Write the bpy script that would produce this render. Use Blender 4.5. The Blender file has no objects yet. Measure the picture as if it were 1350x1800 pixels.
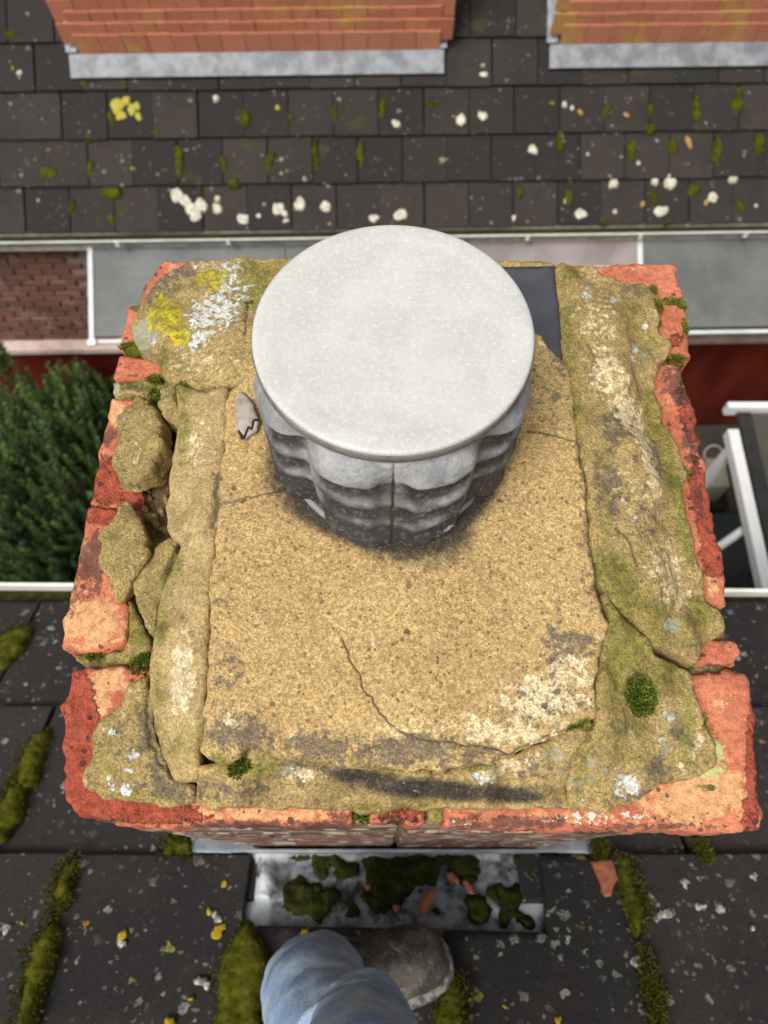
import bpy, bmesh, math, random
import numpy as np
from mathutils import Vector, Matrix
from mathutils.geometry import delaunay_2d_cdt

R = math.radians
random.seed(7)
sc = bpy.context.scene
COL = sc.collection

# ------------------------------------------------------------------ camera, sky, sun, exposure
CZ = 7.2                      # camera height above the courtyard ground
TILT = 24.8                   # degrees away from straight down
F_PX, CX, CY = 1352.0, 675.0, 900.0
cam_d = bpy.data.cameras.new('camera')
cam = bpy.data.objects.new('camera', cam_d); COL.objects.link(cam)
cam.location = (0, 0, CZ); cam.rotation_euler = (R(TILT), 0, 0)
cam_d.sensor_fit = 'VERTICAL'; cam_d.sensor_height = 36.0; cam_d.sensor_width = 27.0
cam_d.lens = 36.0 * F_PX / 1800.0
cam_d.clip_start = 0.02; cam_d.clip_end = 3000
cam_d.dof.use_dof = True; cam_d.dof.focus_distance = 0.58; cam_d.dof.aperture_fstop = 8.4
sc.camera = cam

SUN_EL, SUN_AZ = 58.0, 215.0   # azimuth measured clockwise from +Y (the way the camera faces)
world = bpy.data.worlds.new('World'); sc.world = world; world.use_nodes = True
wn = world.node_tree; wn.nodes.clear()
w_out = wn.nodes.new('ShaderNodeOutputWorld'); w_bg = wn.nodes.new('ShaderNodeBackground')
w_sky = wn.nodes.new('ShaderNodeTexSky'); w_sky.sky_type = 'NISHITA'; w_sky.sun_disc = False
w_sky.sun_elevation = R(SUN_EL); w_sky.sun_rotation = R(SUN_AZ)
w_sky.air_density = 1.0; w_sky.dust_density = 6.0; w_sky.ozone_density = 1.0
w_hs = wn.nodes.new('ShaderNodeHueSaturation'); w_hs.inputs['Saturation'].default_value = 0.10
wn.links.new(w_sky.outputs[0], w_hs.inputs['Color']); wn.links.new(w_hs.outputs[0], w_bg.inputs['Color'])
w_bg.inputs['Strength'].default_value = 0.105
wn.links.new(w_bg.outputs[0], w_out.inputs['Surface'])
sun_d = bpy.data.lights.new('sun', 'SUN'); sun_d.energy = 2.0; sun_d.angle = R(20); sun_d.color = (1.0, 0.95, 0.87)
sun = bpy.data.objects.new('sun', sun_d); COL.objects.link(sun)
_sv = Vector((math.sin(R(SUN_AZ)) * math.cos(R(SUN_EL)), math.cos(R(SUN_AZ)) * math.cos(R(SUN_EL)), math.sin(R(SUN_EL))))
sun.rotation_euler = _sv.to_track_quat('Z', 'Y').to_euler(); sun.location = (0, 0, 30)
vs = sc.view_settings
vs.view_transform = 'Standard'; vs.look = 'None'; vs.gamma = 1.0; vs.use_curve_mapping = False
vs.exposure = 0.35

# ------------------------------------------------------------------ survey helpers: sight lines onto sloping planes
ct, st = math.cos(R(TILT)), math.sin(R(TILT))
def ray(px, py):
    px = np.asarray(px, float); py = np.asarray(py, float)
    u = (px - CX) / F_PX; v = -(py - CY) / F_PX
    return u, v * ct + st, v * st - ct          # camera looks along -Z tilted to +Y
def on_plane(px, py, pl):
    a, b, c = pl                                # z = a + b*y + c*x
    dx, dy, dz = ray(px, py)
    t = (a - CZ) / (dz - b * dy - c * dx)
    return np.stack([t * dx, t * dy, CZ + t * dz], -1)
def to_px(p):
    p = np.asarray(p, float)
    x, y, z = p[..., 0], p[..., 1], p[..., 2] - CZ
    vy = y * ct + z * st; vz = -y * st + z * ct
    return CX + F_PX * x / -vz, CY - F_PX * vy / -vz
def level(h): return (h, 0.0, 0.0)

# ------------------------------------------------------------------ value noise
def _hash(ix, iy, iz, s):
    n = (ix * 374761393 + iy * 668265263 + iz * 2147483647 + s * 974634777) & 0xFFFFFFFF
    n = ((n ^ (n >> 13)) * 1274126177) & 0xFFFFFFFF
    n = ((n ^ (n >> 16)) * 2246822519) & 0xFFFFFFFF
    return ((n ^ (n >> 15)) & 0xFFFF) / 65535.0
def vnoise(x, y, z=0.0, s=0):
    x, y, z = np.broadcast_arrays(np.asarray(x, float), np.asarray(y, float), np.asarray(z, float))
    x0, y0, z0 = np.floor(x).astype(np.int64), np.floor(y).astype(np.int64), np.floor(z).astype(np.int64)
    fx, fy, fz = x - x0, y - y0, z - z0
    fx, fy, fz = fx * fx * (3 - 2 * fx), fy * fy * (3 - 2 * fy), fz * fz * (3 - 2 * fz)
    r = 0
    for i in (0, 1):
        for j in (0, 1):
            for k in (0, 1):
                w = (fx if i else 1 - fx) * (fy if j else 1 - fy) * (fz if k else 1 - fz)
                r = r + w * _hash(x0 + i, y0 + j, z0 + k, s)
    return r * 2 - 1
def fbm(x, y, z=0.0, s=0, o=3):
    r, a, f = 0, 1.0, 1.0
    for i in range(o):
        r = r + a * vnoise(np.asarray(x) * f, np.asarray(y) * f, np.asarray(z) * f, s + i * 17); a *= 0.5; f *= 2.03
    return r

# ------------------------------------------------------------------ objects and tags
def tag(o, label=None, cat=None, group=None, kind=None):
    if label: o['label'] = label
    if cat: o['category'] = cat
    if group: o['group'] = group
    if kind: o['kind'] = kind
    return o
def empty(name, loc=(0, 0, 0), rz=0.0, parent=None):
    o = bpy.data.objects.new(name, None); o.location = loc; o.rotation_euler = (0, 0, rz); o.empty_display_size = 0.05
    COL.objects.link(o)
    if parent: o.parent = parent
    return o
def link(name, me, mat=None, parent=None):
    o = bpy.data.objects.new(name, me); COL.objects.link(o)
    if mat and not me.materials: me.materials.append(mat)
    if parent: o.parent = parent
    return o
def wmat(o):
    m = Matrix.LocRotScale(o.location, o.rotation_euler, o.scale)
    return wmat(o.parent) @ o.matrix_parent_inverse @ m if o.parent else m
def world_to_parent(o, parent):
    """keep o where it is (its own transform is in world coordinates) while parenting it"""
    o.parent = parent; o.matrix_parent_inverse = wmat(parent).inverted()
    return o
def mesh_np(name, v, f, smooth=True):
    me = bpy.data.meshes.new(name)
    me.from_pydata([tuple(p) for p in v], [], [tuple(q) for q in f])
    if smooth: me.polygons.foreach_set('use_smooth', [True] * len(me.polygons))
    me.update(); return me
def attr(me, name, vals):
    a = me.attributes.new(name, 'FLOAT', 'POINT'); a.data.foreach_set('value', np.asarray(vals, dtype=np.float32))
def boxes_mesh(name, boxes, bevel=0.0, smooth=False):
    """boxes: list of (x0,x1,y0,y1,z0,z1)"""
    bm = bmesh.new()
    for x0, x1, y0, y1, z0, z1 in boxes:
        r = bmesh.ops.create_cube(bm, size=1)
        bmesh.ops.scale(bm, vec=(x1 - x0, y1 - y0, z1 - z0), verts=r['verts'])
        bmesh.ops.translate(bm, vec=((x0 + x1) / 2, (y0 + y1) / 2, (z0 + z1) / 2), verts=r['verts'])
    if bevel: bmesh.ops.bevel(bm, geom=list(bm.edges), offset=bevel, segments=2, affect='EDGES', profile=0.5)
    me = bpy.data.meshes.new(name); bm.to_mesh(me); bm.free()
    if smooth: me.polygons.foreach_set('use_smooth', [True] * len(me.polygons))
    return me
def tube_mesh(name, pts, rads, n=12, caps=True):
    pts = [Vector(p) for p in pts]; v, f = [], []
    ref = Vector((0.13, 0.31, 0.94))
    for i, p in enumerate(pts):
        d = (pts[min(i + 1, len(pts) - 1)] - pts[max(i - 1, 0)]).normalized()
        a = d.cross(ref)
        if a.length < 1e-3: a = d.cross(Vector((1, 0, 0)))
        a.normalize(); b = d.cross(a)
        for k in range(n):
            t = 2 * math.pi * k / n
            v.append(p + rads[i] * (math.cos(t) * a + math.sin(t) * b))
    for i in range(len(pts) - 1):
        for k in range(n):
            f.append((i * n + k, i * n + (k + 1) % n, (i + 1) * n + (k + 1) % n, (i + 1) * n + k))
    if caps:
        f.append(tuple(range(n - 1, -1, -1))); f.append(tuple(range((len(pts) - 1) * n, len(pts) * n)))
    return mesh_np(name, v, f)

# ------------------------------------------------------------------ material kit
class K:
    def __init__(s, name):
        s.m = bpy.data.materials.new(name); s.m.use_nodes = True
        s.t = s.m.node_tree; s.t.nodes.clear()
        s.out = s.t.nodes.new('ShaderNodeOutputMaterial'); s.b = s.t.nodes.new('ShaderNodeBsdfPrincipled')
        s.t.links.new(s.b.outputs[0], s.out.inputs['Surface'])
        s.pos = s.t.nodes.new('ShaderNodeNewGeometry').outputs['Position']
    def put(s, sock, v):
        if isinstance(v, bpy.types.NodeSocket): s.t.links.new(v, sock)
        elif isinstance(v, (tuple, list)) and len(v) == 3 and sock.type == 'RGBA': sock.default_value = (*v, 1)
        else: sock.default_value = v
    def noise(s, scale, detail=3, rough=0.55, vec=None, dist=0.0):
        n = s.t.nodes.new('ShaderNodeTexNoise'); s.put(n.inputs['Vector'], vec or s.pos)
        n.inputs['Scale'].default_value = scale; n.inputs['Detail'].default_value = detail
        n.inputs['Roughness'].default_value = rough; n.inputs['Distortion'].default_value = dist
        return n.outputs['Fac']
    def voro(s, scale, out='Distance', vec=None, rnd=1.0):
        n = s.t.nodes.new('ShaderNodeTexVoronoi'); s.put(n.inputs['Vector'], vec or s.pos)
        n.inputs['Scale'].default_value = scale; n.inputs['Randomness'].default_value = rnd
        return n.outputs[out]
    def mul_vec(s, vec, v3):
        n = s.t.nodes.new('ShaderNodeVectorMath'); n.operation = 'MULTIPLY'; s.put(n.inputs[0], vec); n.inputs[1].default_value = v3
        return n.outputs[0]
    def obj(s):
        return s.t.nodes.new('ShaderNodeTexCoord').outputs['Object']
    def rand(s): return s.t.nodes.new('ShaderNodeObjectInfo').outputs['Random']
    def attr(s, name):
        n = s.t.nodes.new('ShaderNodeAttribute'); n.attribute_name = name; return n.outputs['Fac']
    def math(s, op, a, b=0.0, c=None, clamp=False):
        n = s.t.nodes.new('ShaderNodeMath'); n.operation = op; n.use_clamp = clamp
        s.put(n.inputs[0], a); s.put(n.inputs[1], b)
        if c is not None: s.put(n.inputs[2], c)
        return n.outputs[0]
    def step(s, v, lo, hi):
        n = s.t.nodes.new('ShaderNodeMapRange'); n.interpolation_type = 'SMOOTHSTEP'
        s.put(n.inputs[0], v); n.inputs[1].default_value = lo; n.inputs[2].default_value = hi
        return n.outputs[0]
    def ramp(s, fac, stops):
        n = s.t.nodes.new('ShaderNodeValToRGB'); s.put(n.inputs[0], fac); e = n.color_ramp.elements
        while len(e) < len(stops): e.new(0.5)
        for i, (p, c) in enumerate(stops): e[i].position = p; e[i].color = (*c, 1)
        return n.outputs[0]
    def mix(s, fac, a, b, mode='MIX'):
        n = s.t.nodes.new('ShaderNodeMix'); n.data_type = 'RGBA'; n.blend_type = mode
        s.put(n.inputs[0], fac); s.put(n.inputs[6], a); s.put(n.inputs[7], b)
        return n.outputs[2]
    def grey(s, v):
        n = s.t.nodes.new('ShaderNodeCombineColor'); [s.put(n.inputs[i], v) for i in range(3)]; return n.outputs[0]
    def patch(s, name, scale, spread=0.55, lo=0.42, hi=0.58, detail=5):
        """mask from a painted patch, its rim broken up by noise"""
        return s.step(s.math('MULTIPLY_ADD', s.math('SUBTRACT', s.noise(scale, detail, 0.65), 0.5), spread * 2, s.attr(name)), lo, hi)
    def bump(s, h, dist, strength=1.0, normal=None):
        n = s.t.nodes.new('ShaderNodeBump'); n.inputs['Strength'].default_value = strength; n.inputs['Distance'].default_value = dist
        s.put(n.inputs['Height'], h)
        if normal: s.put(n.inputs['Normal'], normal)
        return n.outputs[0]
    def done(s, col, rough=0.9, normal=None, metal=0.0, spec=0.3, **kw):
        s.put(s.b.inputs['Base Color'], col); s.put(s.b.inputs['Roughness'], rough); s.put(s.b.inputs['Metallic'], metal)
        s.put(s.b.inputs['Specular IOR Level'], spec)
        if normal: s.put(s.b.inputs['Normal'], normal)
        for k, v in kw.items(): s.put(s.b.inputs[k], v)
        return s.m

def m_mortar(name, c1, c2, c3, speck=0.5, grain=1.0, bumpd=0.0012, blotch=1.0):
    k = K(name)
    col = k.mix(k.step(k.noise(14, 6, 0.65), 0.38, 0.60), c1, c2)
    col = k.mix(k.math('MULTIPLY', k.step(k.noise(52, 6, 0.72), 0.50, 0.68), 0.75 * blotch), col, c3)
    col = k.mix(k.math('MULTIPLY', k.step(k.noise(85, 5, 0.75), 0.56, 0.70), 0.55 * blotch), col, (0.15, 0.125, 0.085))
    col = k.mix(k.math('MULTIPLY', k.step(k.noise(105, 5, 0.75), 0.58, 0.70), 0.50), col, (0.60, 0.49, 0.29))
    fine = k.noise(620, 2, 0.6); mid = k.noise(210, 3, 0.7)
    so = k.patch('soot_shade', 120, 0.42, 0.22, 0.95)
    mo = k.patch('moss', 70, 0.55, 0.16, 0.66)
    pa = k.patch('pale', 150, 0.8, 0.36, 0.54)
    dk = k.patch('dark', 130, 0.8, 0.36, 0.60)
    lw = k.patch('white_lichen', 170, 1.05, 0.50, 0.58)
    ly = k.patch('yellow_lichen', 130, 0.85, 0.46, 0.58)
    lg = k.patch('grey_lichen', 150, 0.9, 0.46, 0.60)
    br = k.patch('brown', 140, 0.8, 0.42, 0.60)
    col = k.mix(k.math('MULTIPLY', dk, 0.78), col, k.mix(k.noise(40, 4), (0.075, 0.065, 0.052), (0.17, 0.14, 0.105)))
    col = k.mix(k.math('MULTIPLY', br, 0.85), col, (0.13, 0.08, 0.045))
    col = k.mix(k.math('MULTIPLY', pa, 0.75), col, (0.70, 0.585, 0.37))
    col = k.mix(k.math('MULTIPLY', mo, 0.72), col, k.mix(k.step(k.noise(95, 4), 0.4, 0.62), (0.215, 0.20, 0.036), (0.11, 0.118, 0.02)))
    # sand grains: every grain its own tone
    gc = k.t.nodes.new('ShaderNodeSeparateColor'); k.put(gc.inputs[0], k.voro(820, 'Color'))
    gc2 = k.t.nodes.new('ShaderNodeSeparateColor'); k.put(gc2.inputs[0], k.voro(430, 'Color'))
    v = k.math('MULTIPLY_ADD', gc.outputs[0], 0.75 * grain, 1.0 - 0.37 * grain)
    v = k.math('MULTIPLY', v, k.math('MULTIPLY_ADD', gc2.outputs[1], 0.34 * grain, 1.0 - 0.16 * grain))
    v = k.math('MULTIPLY', v, k.math('MULTIPLY_ADD', mid, 0.55 * grain, 1 - 0.27 * grain))
    col = k.mix(1.0, col, k.grey(v), 'MULTIPLY')
    vd = k.voro(300); vc = k.voro(300, 'Color')
    sep = k.t.nodes.new('ShaderNodeSeparateColor'); k.put(sep.inputs[0], vc)
    grit = k.math('MULTIPLY', k.math('LESS_THAN', vd, k.math('MULTIPLY_ADD', sep.outputs[1], 0.35, 0.15)), k.math('GREATER_THAN', sep.outputs[0], 0.86))
    col = k.mix(k.math('MULTIPLY', grit, speck * 0.9), col, k.mix(sep.outputs[1], (0.06, 0.042, 0.03), (0.20, 0.12, 0.06)))
    w_ = k.t.nodes.new('ShaderNodeVectorMath'); w_.operation = 'MULTIPLY_ADD'
    nz = k.t.nodes.new('ShaderNodeTexNoise'); k.put(nz.inputs['Vector'], k.pos); nz.inputs['Scale'].default_value = 160
    k.put(w_.inputs[0], nz.outputs['Color']); w_.inputs[1].default_value = (0.006, 0.006, 0.006); k.put(w_.inputs[2], k.pos)
    vd2 = k.voro(95, vec=w_.outputs[0]); sep2 = k.t.nodes.new('ShaderNodeSeparateColor'); k.put(sep2.inputs[0], k.voro(95, 'Color', vec=w_.outputs[0]))
    stone = k.math('MULTIPLY', k.math('LESS_THAN', vd2, k.math('MULTIPLY', sep2.outputs[2], 0.34)), k.math('GREATER_THAN', sep2.outputs[0], 0.80))
    col = k.mix(k.math('MULTIPLY', stone, speck), col, k.ramp(sep2.outputs[1], [(0, (0.08, 0.05, 0.035)), (0.4, (0.24, 0.15, 0.08)), (0.7, (0.42, 0.22, 0.07)), (1, (0.30, 0.25, 0.19))]))
    col = k.mix(k.math('MULTIPLY', so, 0.93), col, k.mix(k.step(k.noise(500, 2), 0.5, 0.75), (0.022, 0.021, 0.022), (0.11, 0.10, 0.09)))
    col = k.mix(k.math('MULTIPLY', lg, 0.8), col, k.mix(k.noise(200, 3), (0.24, 0.25, 0.16), (0.44, 0.44, 0.33)))
    col = k.mix(k.math('MULTIPLY', lw, 0.90), col, k.mix(k.step(k.noise(300, 3), .35, .65), (0.45, 0.46, 0.42), (0.76, 0.76, 0.72)))
    col = k.mix(k.math('MULTIPLY', ly, 0.88), col, k.mix(k.step(k.noise(130, 5, .7), 0.42, 0.6), (0.27, 0.23, 0.02), (0.60, 0.49, 0.02)))
    h = k.math('ADD', k.math('MULTIPLY', mid, 1.1), k.math('MULTIPLY', gc.outputs[0], 0.35))
    h = k.math('SUBTRACT', h, k.math('MULTIPLY', grit, 0.5))
    h = k.math('ADD', h, k.math('MULTIPLY', k.noise(70, 6, 0.7), 2.4))
    h = k.math('ADD', h, k.math('MULTIPLY', k.math('ADD', lw, ly), 0.35))
    return k.done(col, 0.93, k.bump(h, bumpd, 1.0), spec=0.2)

def m_brick(name, c1=(0.56, 0.195, 0.105), c2=(0.43, 0.13, 0.072)):
    k = K(name)
    col = k.mix(k.step(k.noise(26, 4, 0.6), 0.35, 0.65), c1, c2)
    yl = k.patch('yellow', 120, 1.0, 0.40, 0.66); raw = k.patch('raw', 130, 0.65, 0.42, 0.56)
    dk = k.patch('dark', 140, 1.0, 0.42, 0.66); mo = k.patch('moss', 70, 0.5, 0.42, 0.58); lw = k.patch('white_lichen', 190, 0.9, 0.5, 0.58)
    gl = k.patch('lime', 150, 0.85, 0.42, 0.60)
    col = k.mix(k.math('MULTIPLY', yl, 0.85), col, (0.64, 0.36, 0.17))
    col = k.mix(k.math('MULTIPLY', raw, 0.9), col, k.mix(k.step(k.noise(110, 4, 0.7), 0.4, 0.62), (0.50, 0.105, 0.062), (0.36, 0.075, 0.045)))
    col = k.mix(k.math('MULTIPLY', dk, 0.82), col, k.mix(k.noise(60, 3), (0.055, 0.034, 0.032), (0.16, 0.075, 0.06)))
    fine = k.noise(520, 3, 0.7); mid = k.noise(170, 4, 0.75)
    col = k.mix(1.0, col, k.grey(k.math('MULTIPLY', k.math('MULTIPLY_ADD', fine, 1.2, 0.4), k.math('MULTIPLY_ADD', mid, 1.6, 0.22))), 'MULTIPLY')
    vd = k.voro(180); vc = k.voro(180, 'Color'); sep = k.t.nodes.new('ShaderNodeSeparateColor'); k.put(sep.inputs[0], vc)
    pit = k.math('MULTIPLY', k.math('LESS_THAN', vd, k.math('MULTIPLY', sep.outputs[2], 0.5)), k.math('GREATER_THAN', sep.outputs[0], 0.82))
    col = k.mix(k.math('MULTIPLY', pit, 0.85), col, (0.09, 0.05, 0.045))
    col = k.mix(k.math('MULTIPLY', mo, 0.85), col, (0.10, 0.12, 0.015))
    col = k.mix(k.math('MULTIPLY', gl, 0.9), col, k.mix(k.noise(250, 3), (0.36, 0.40, 0.12), (0.60, 0.64, 0.30)))
    col = k.mix(k.math('MULTIPLY', lw, 0.9), col, (0.68, 0.66, 0.60))
    h = k.math('ADD', k.math('MULTIPLY', mid, 1.0), k.math('MULTIPLY', fine, 0.5))
    h = k.math('ADD', h, k.math('MULTIPLY', k.math('MULTIPLY', k.noise(95, 6, 0.75), raw), 4.5))
    h = k.math('SUBTRACT', h, k.math('MULTIPLY', pit, 0.6))
    return k.done(col, 0.92, k.bump(k.math('ADD', h, k.math('MULTIPLY', k.noise(60, 5, .7), 1.6)), 0.0017, 1.0), spec=0.2)

def m_plain(name, c1, c2, scale=20, rough=0.6, metal=0.0, bumpd=0.0, bscale=60, spec=0.4):
    k = K(name); n = k.noise(scale, 4, 0.6)
    col = k.mix(k.step(n, 0.32, 0.68), c1, c2)
    return k.done(col, rough, k.bump(k.noise(bscale, 3), bumpd) if bumpd else None, metal, spec)

def m_tile(name, c1, c2, c3, lich=0.5, scale=1.0, mossy=0.4, yellow=0.5, speck=26):
    k = K(name); rnd = k.rand()
    off = k.t.nodes.new('ShaderNodeVectorMath'); off.operation = 'ADD'; k.put(off.inputs[0], k.pos)
    col = k.mix(k.step(rnd, 0.2, 0.9), c1, c2)
    col = k.mix(k.math('MULTIPLY', k.step(k.noise(5 * scale, 4, 0.6), 0.45, 0.7), 0.65), col, c3)
    col = k.mix(1.0, col, k.grey(k.math('MULTIPLY_ADD', k.noise(140 * scale, 4, 0.75), 1.0, 0.5)), 'MULTIPLY')
    def spots(sc_, size, keep, colr):
        nonlocal col
        w = k.mix(0.012, k.pos, k.voro(1, 'Color'))
        warp = k.t.nodes.new('ShaderNodeTexNoise'); k.put(warp.inputs['Vector'], k.pos); warp.inputs['Scale'].default_value = sc_ * 2.2; warp.inputs['Detail'].default_value = 3
        wv = k.t.nodes.new('ShaderNodeVectorMath'); wv.operation = 'MULTIPLY_ADD'; k.put(wv.inputs[0], warp.outputs['Color'])
        s_ = 0.9 / sc_; wv.inputs[1].default_value = (s_, s_, s_); k.put(wv.inputs[2], k.pos)
        vd = k.voro(sc_, vec=wv.outputs[0]); vc = k.voro(sc_, 'Color', vec=wv.outputs[0])
        sep = k.t.nodes.new('ShaderNodeSeparateColor'); k.put(sep.inputs[0], vc)
        edge = k.math('SUBTRACT', k.math('MULTIPLY', sep.outputs[2], size), vd)
        msk = k.math('MULTIPLY', k.step(edge, 0.0, 0.05), k.math('GREATER_THAN', sep.outputs[0], 1 - keep))
        msk = k.math('MULTIPLY', msk, k.step(k.noise(sc_ * 5, 3), 0.33, 0.5)); msk = k.math('MULTIPLY', msk, k.math('MULTIPLY_ADD', k.step(k.noise(sc_ * 0.22, 3, .6), 0.42, 0.60), 0.85, 0.15))
        col = k.mix(k.math('MULTIPLY', msk, k.math('MULTIPLY_ADD', sep.outputs[1], 0.6, 0.35)), col, colr)
    spots(speck, 0.42, 0.55 * lich, (0.34, 0.335, 0.285))
    spots(speck * 2.1, 0.42, 0.6 * lich, (0.30, 0.30, 0.265))
    spots(speck * 0.55, 0.30, 0.20 * yellow, (0.42, 0.37, 0.06))
    spots(speck * 0.8, 0.30, 0.10 * yellow, (0.55, 0.30, 0.02))
    mm = k.math('MULTIPLY', k.step(k.noise(7 * scale, 5, 0.7), 0.60, 0.68), mossy)
    col = k.mix(mm, col, (0.05, 0.055, 0.012))
    h = k.math('ADD', k.noise(180 * scale, 4, 0.7), k.math('MULTIPLY', k.noise(30 * scale, 3), 0.8))
    return k.done(col, 0.85, k.bump(h, 0.0016 / scale, 1.0), spec=0.25)

def m_moss(name, c1=(0.085, 0.10, 0.012), c2=(0.16, 0.155, 0.015), c3=(0.045, 0.035, 0.012), sc_=1.0):
    k = K(name)
    col = k.mix(k.step(k.noise(45 * sc_, 5, 0.7), 0.38, 0.64), c1, c2)
    col = k.mix(k.math('MULTIPLY', k.step(k.noise(28 * sc_, 4, 0.7), 0.55, 0.72), 0.8), col, c3)
    col = k.mix(1.0, col, k.grey(k.math('MULTIPLY_ADD', k.noise(420 * sc_, 3, 0.8), 1.6, 0.2)), 'MULTIPLY')
    h = k.math('ADD', k.noise(330 * sc_, 4, 0.8), k.math('MULTIPLY', k.noise(90 * sc_, 4), 1.2))
    return k.done(col, 0.95, k.bump(h, 0.004 / sc_, 1.0), spec=0.1)

def m_leaf(name, cols):
    k = K(name); col = k.ramp(k.attr('tint'), cols)
    return k.done(col, 0.6, spec=0.35)

M = {}
M['slab'] = m_mortar('sand_concrete', (0.485, 0.336, 0.148), (0.435, 0.297, 0.127), (0.35, 0.238, 0.105), 0.85, 0.95, 0.0011, 0.45)
M['mortar'] = m_mortar('weathered_mortar', (0.43, 0.305, 0.125), (0.335, 0.242, 0.095), (0.21, 0.155, 0.07), 0.5, 0.9, 0.0015)
M['band'] = m_mortar('smooth_mortar', (0.45, 0.325, 0.15), (0.385, 0.28, 0.125), (0.30, 0.22, 0.10), 0.35, 0.75)
M['flake'] = m_mortar('broken_mortar', (0.33, 0.245, 0.09), (0.275, 0.205, 0.078), (0.38, 0.29, 0.125), 0.3, 0.9, 0.0020)
M['brick'] = m_brick('orange_brick')
M['bed'] = m_mortar('bed_mortar', (0.25, 0.20, 0.08), (0.18, 0.14, 0.06), (0.12, 0.10, 0.05), 0.4, 1.0, 0.002)
M['moss'] = m_moss('moss')
M['roof_moss'] = m_moss('roof_moss', (0.075, 0.085, 0.008), (0.15, 0.14, 0.012), (0.05, 0.035, 0.010), 0.9)
M['moss_blade'] = m_leaf('moss_leaf', [(0, (0.05, 0.075, 0.008)), (0.5, (0.12, 0.17, 0.015)), (1, (0.26, 0.30, 0.04))])
M['near_tile'] = m_tile('charcoal_tile', (0.024, 0.022, 0.0215), (0.034, 0.030, 0.029), (0.046, 0.037, 0.034), 0.9, 1.0, 0.15, 0.7, 44)
M['far_tile'] = m_tile('brown_tile', (0.022, 0.0195, 0.0185), (0.038, 0.031, 0.027), (0.024, 0.020, 0.018), 0.22, 0.5, 0.6, 0.35, 24)
M['lead'] = m_plain('lead', (0.17, 0.185, 0.205), (0.34, 0.365, 0.39), 14, 0.5, 0.0, 0.004, 25)
M['old_lead'] = (lambda k: k.done(k.mix(k.step(k.noise(15, 5, .65), .34, .52), (0.028, 0.026, 0.020), k.mix(k.patch('clean', 25, .4, .2, .8), k.mix(k.step(k.noise(60, 4), .4, .6), (0.14, 0.148, 0.155), (0.25, 0.265, 0.28)), (0.56, 0.59, 0.62))), 0.40, k.bump(k.noise(30, 4), 0.006)))(K('old_lead'))
M['slate'] = m_plain('slate_sheet', (0.055, 0.058, 0.068), (0.075, 0.078, 0.09), 30, 0.38, 0.0, 0.0003, 200)
M['white'] = m_plain('white_plastic', (0.62, 0.61, 0.55), (0.76, 0.76, 0.72), 7, 0.45)
M['roof_deck'] = m_plain('roof_felt', (0.02, 0.02, 0.02), (0.03, 0.03, 0.03), 8, 0.95)

# ------------------------------------------------------------------ irregular cast / broken pieces
def seg_dist(P, L, closed):
    """distance from points P (n,2) to polyline L (m,2)"""
    A = L; B = np.roll(L, -1, 0)
    if not closed: A, B = A[:-1], B[:-1]
    out = np.full(len(P), 1e9)
    for s in range(0, len(A), 64):
        a, b = A[s:s + 64], B[s:s + 64]; ab = b - a; L2 = (ab ** 2).sum(1) + 1e-12
        ap = P[:, None, :] - a[None]; t = np.clip((ap * ab).sum(2) / L2, 0, 1)
        d = ((ap - t[..., None] * ab) ** 2).sum(2); out = np.minimum(out, np.sqrt(d.min(1)))
    return out
def inside(P, L):
    x, y = P[:, 0], P[:, 1]; r = np.zeros(len(P), bool); j = len(L) - 1
    for i in range(len(L)):
        xi, yi, xj, yj = *L[i], *L[j]
        c = ((yi > y) != (yj > y)) & (x < (xj - xi) * (y - yi) / (yj - yi + 1e-15) + xi)
        r ^= c; j = i
    return r
def resample(L, step, closed=True):
    L = np.asarray(L, float); out = []
    n = len(L) if closed else len(L) - 1
    for i in range(n):
        a, b = L[i], L[(i + 1) % len(L)]; k = max(1, int(round(np.linalg.norm(b - a) / step)))
        out += [a + (b - a) * q / k for q in range(k)]
    if not closed: out.append(L[-1])
    return np.array(out)
def roughen(L, amp, freq, seed, closed=True):
    t = np.roll(L, -1, 0) - np.roll(L, 1, 0)
    if not closed: t[0] = L[1] - L[0]; t[-1] = L[-1] - L[-2]
    n = np.stack([t[:, 1], -t[:, 0]], 1); n /= np.linalg.norm(n, axis=1, keepdims=True) + 1e-12
    return L + n * (amp * fbm(L[:, 0] * freq, L[:, 1] * freq, 3.3, seed, 4))[:, None]
def smooth_closed(L, it=1):
    for _ in range(it): L = 0.5 * L + 0.25 * (np.roll(L, 1, 0) + np.roll(L, -1, 0))
    return L
def blobs(lst, px, py):
    v = np.zeros(len(px))
    for b in lst:
        x, y, rx, ry, rot, a = b
        c, s = math.cos(R(rot)), math.sin(R(rot)); dx, dy = px - x, py - y
        d = np.sqrt(((dx * c + dy * s) / rx) ** 2 + ((-dx * s + dy * c) / ry) ** 2)
        v = np.maximum(v, a * np.exp(-0.69 * d ** 3))
    return v
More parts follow.
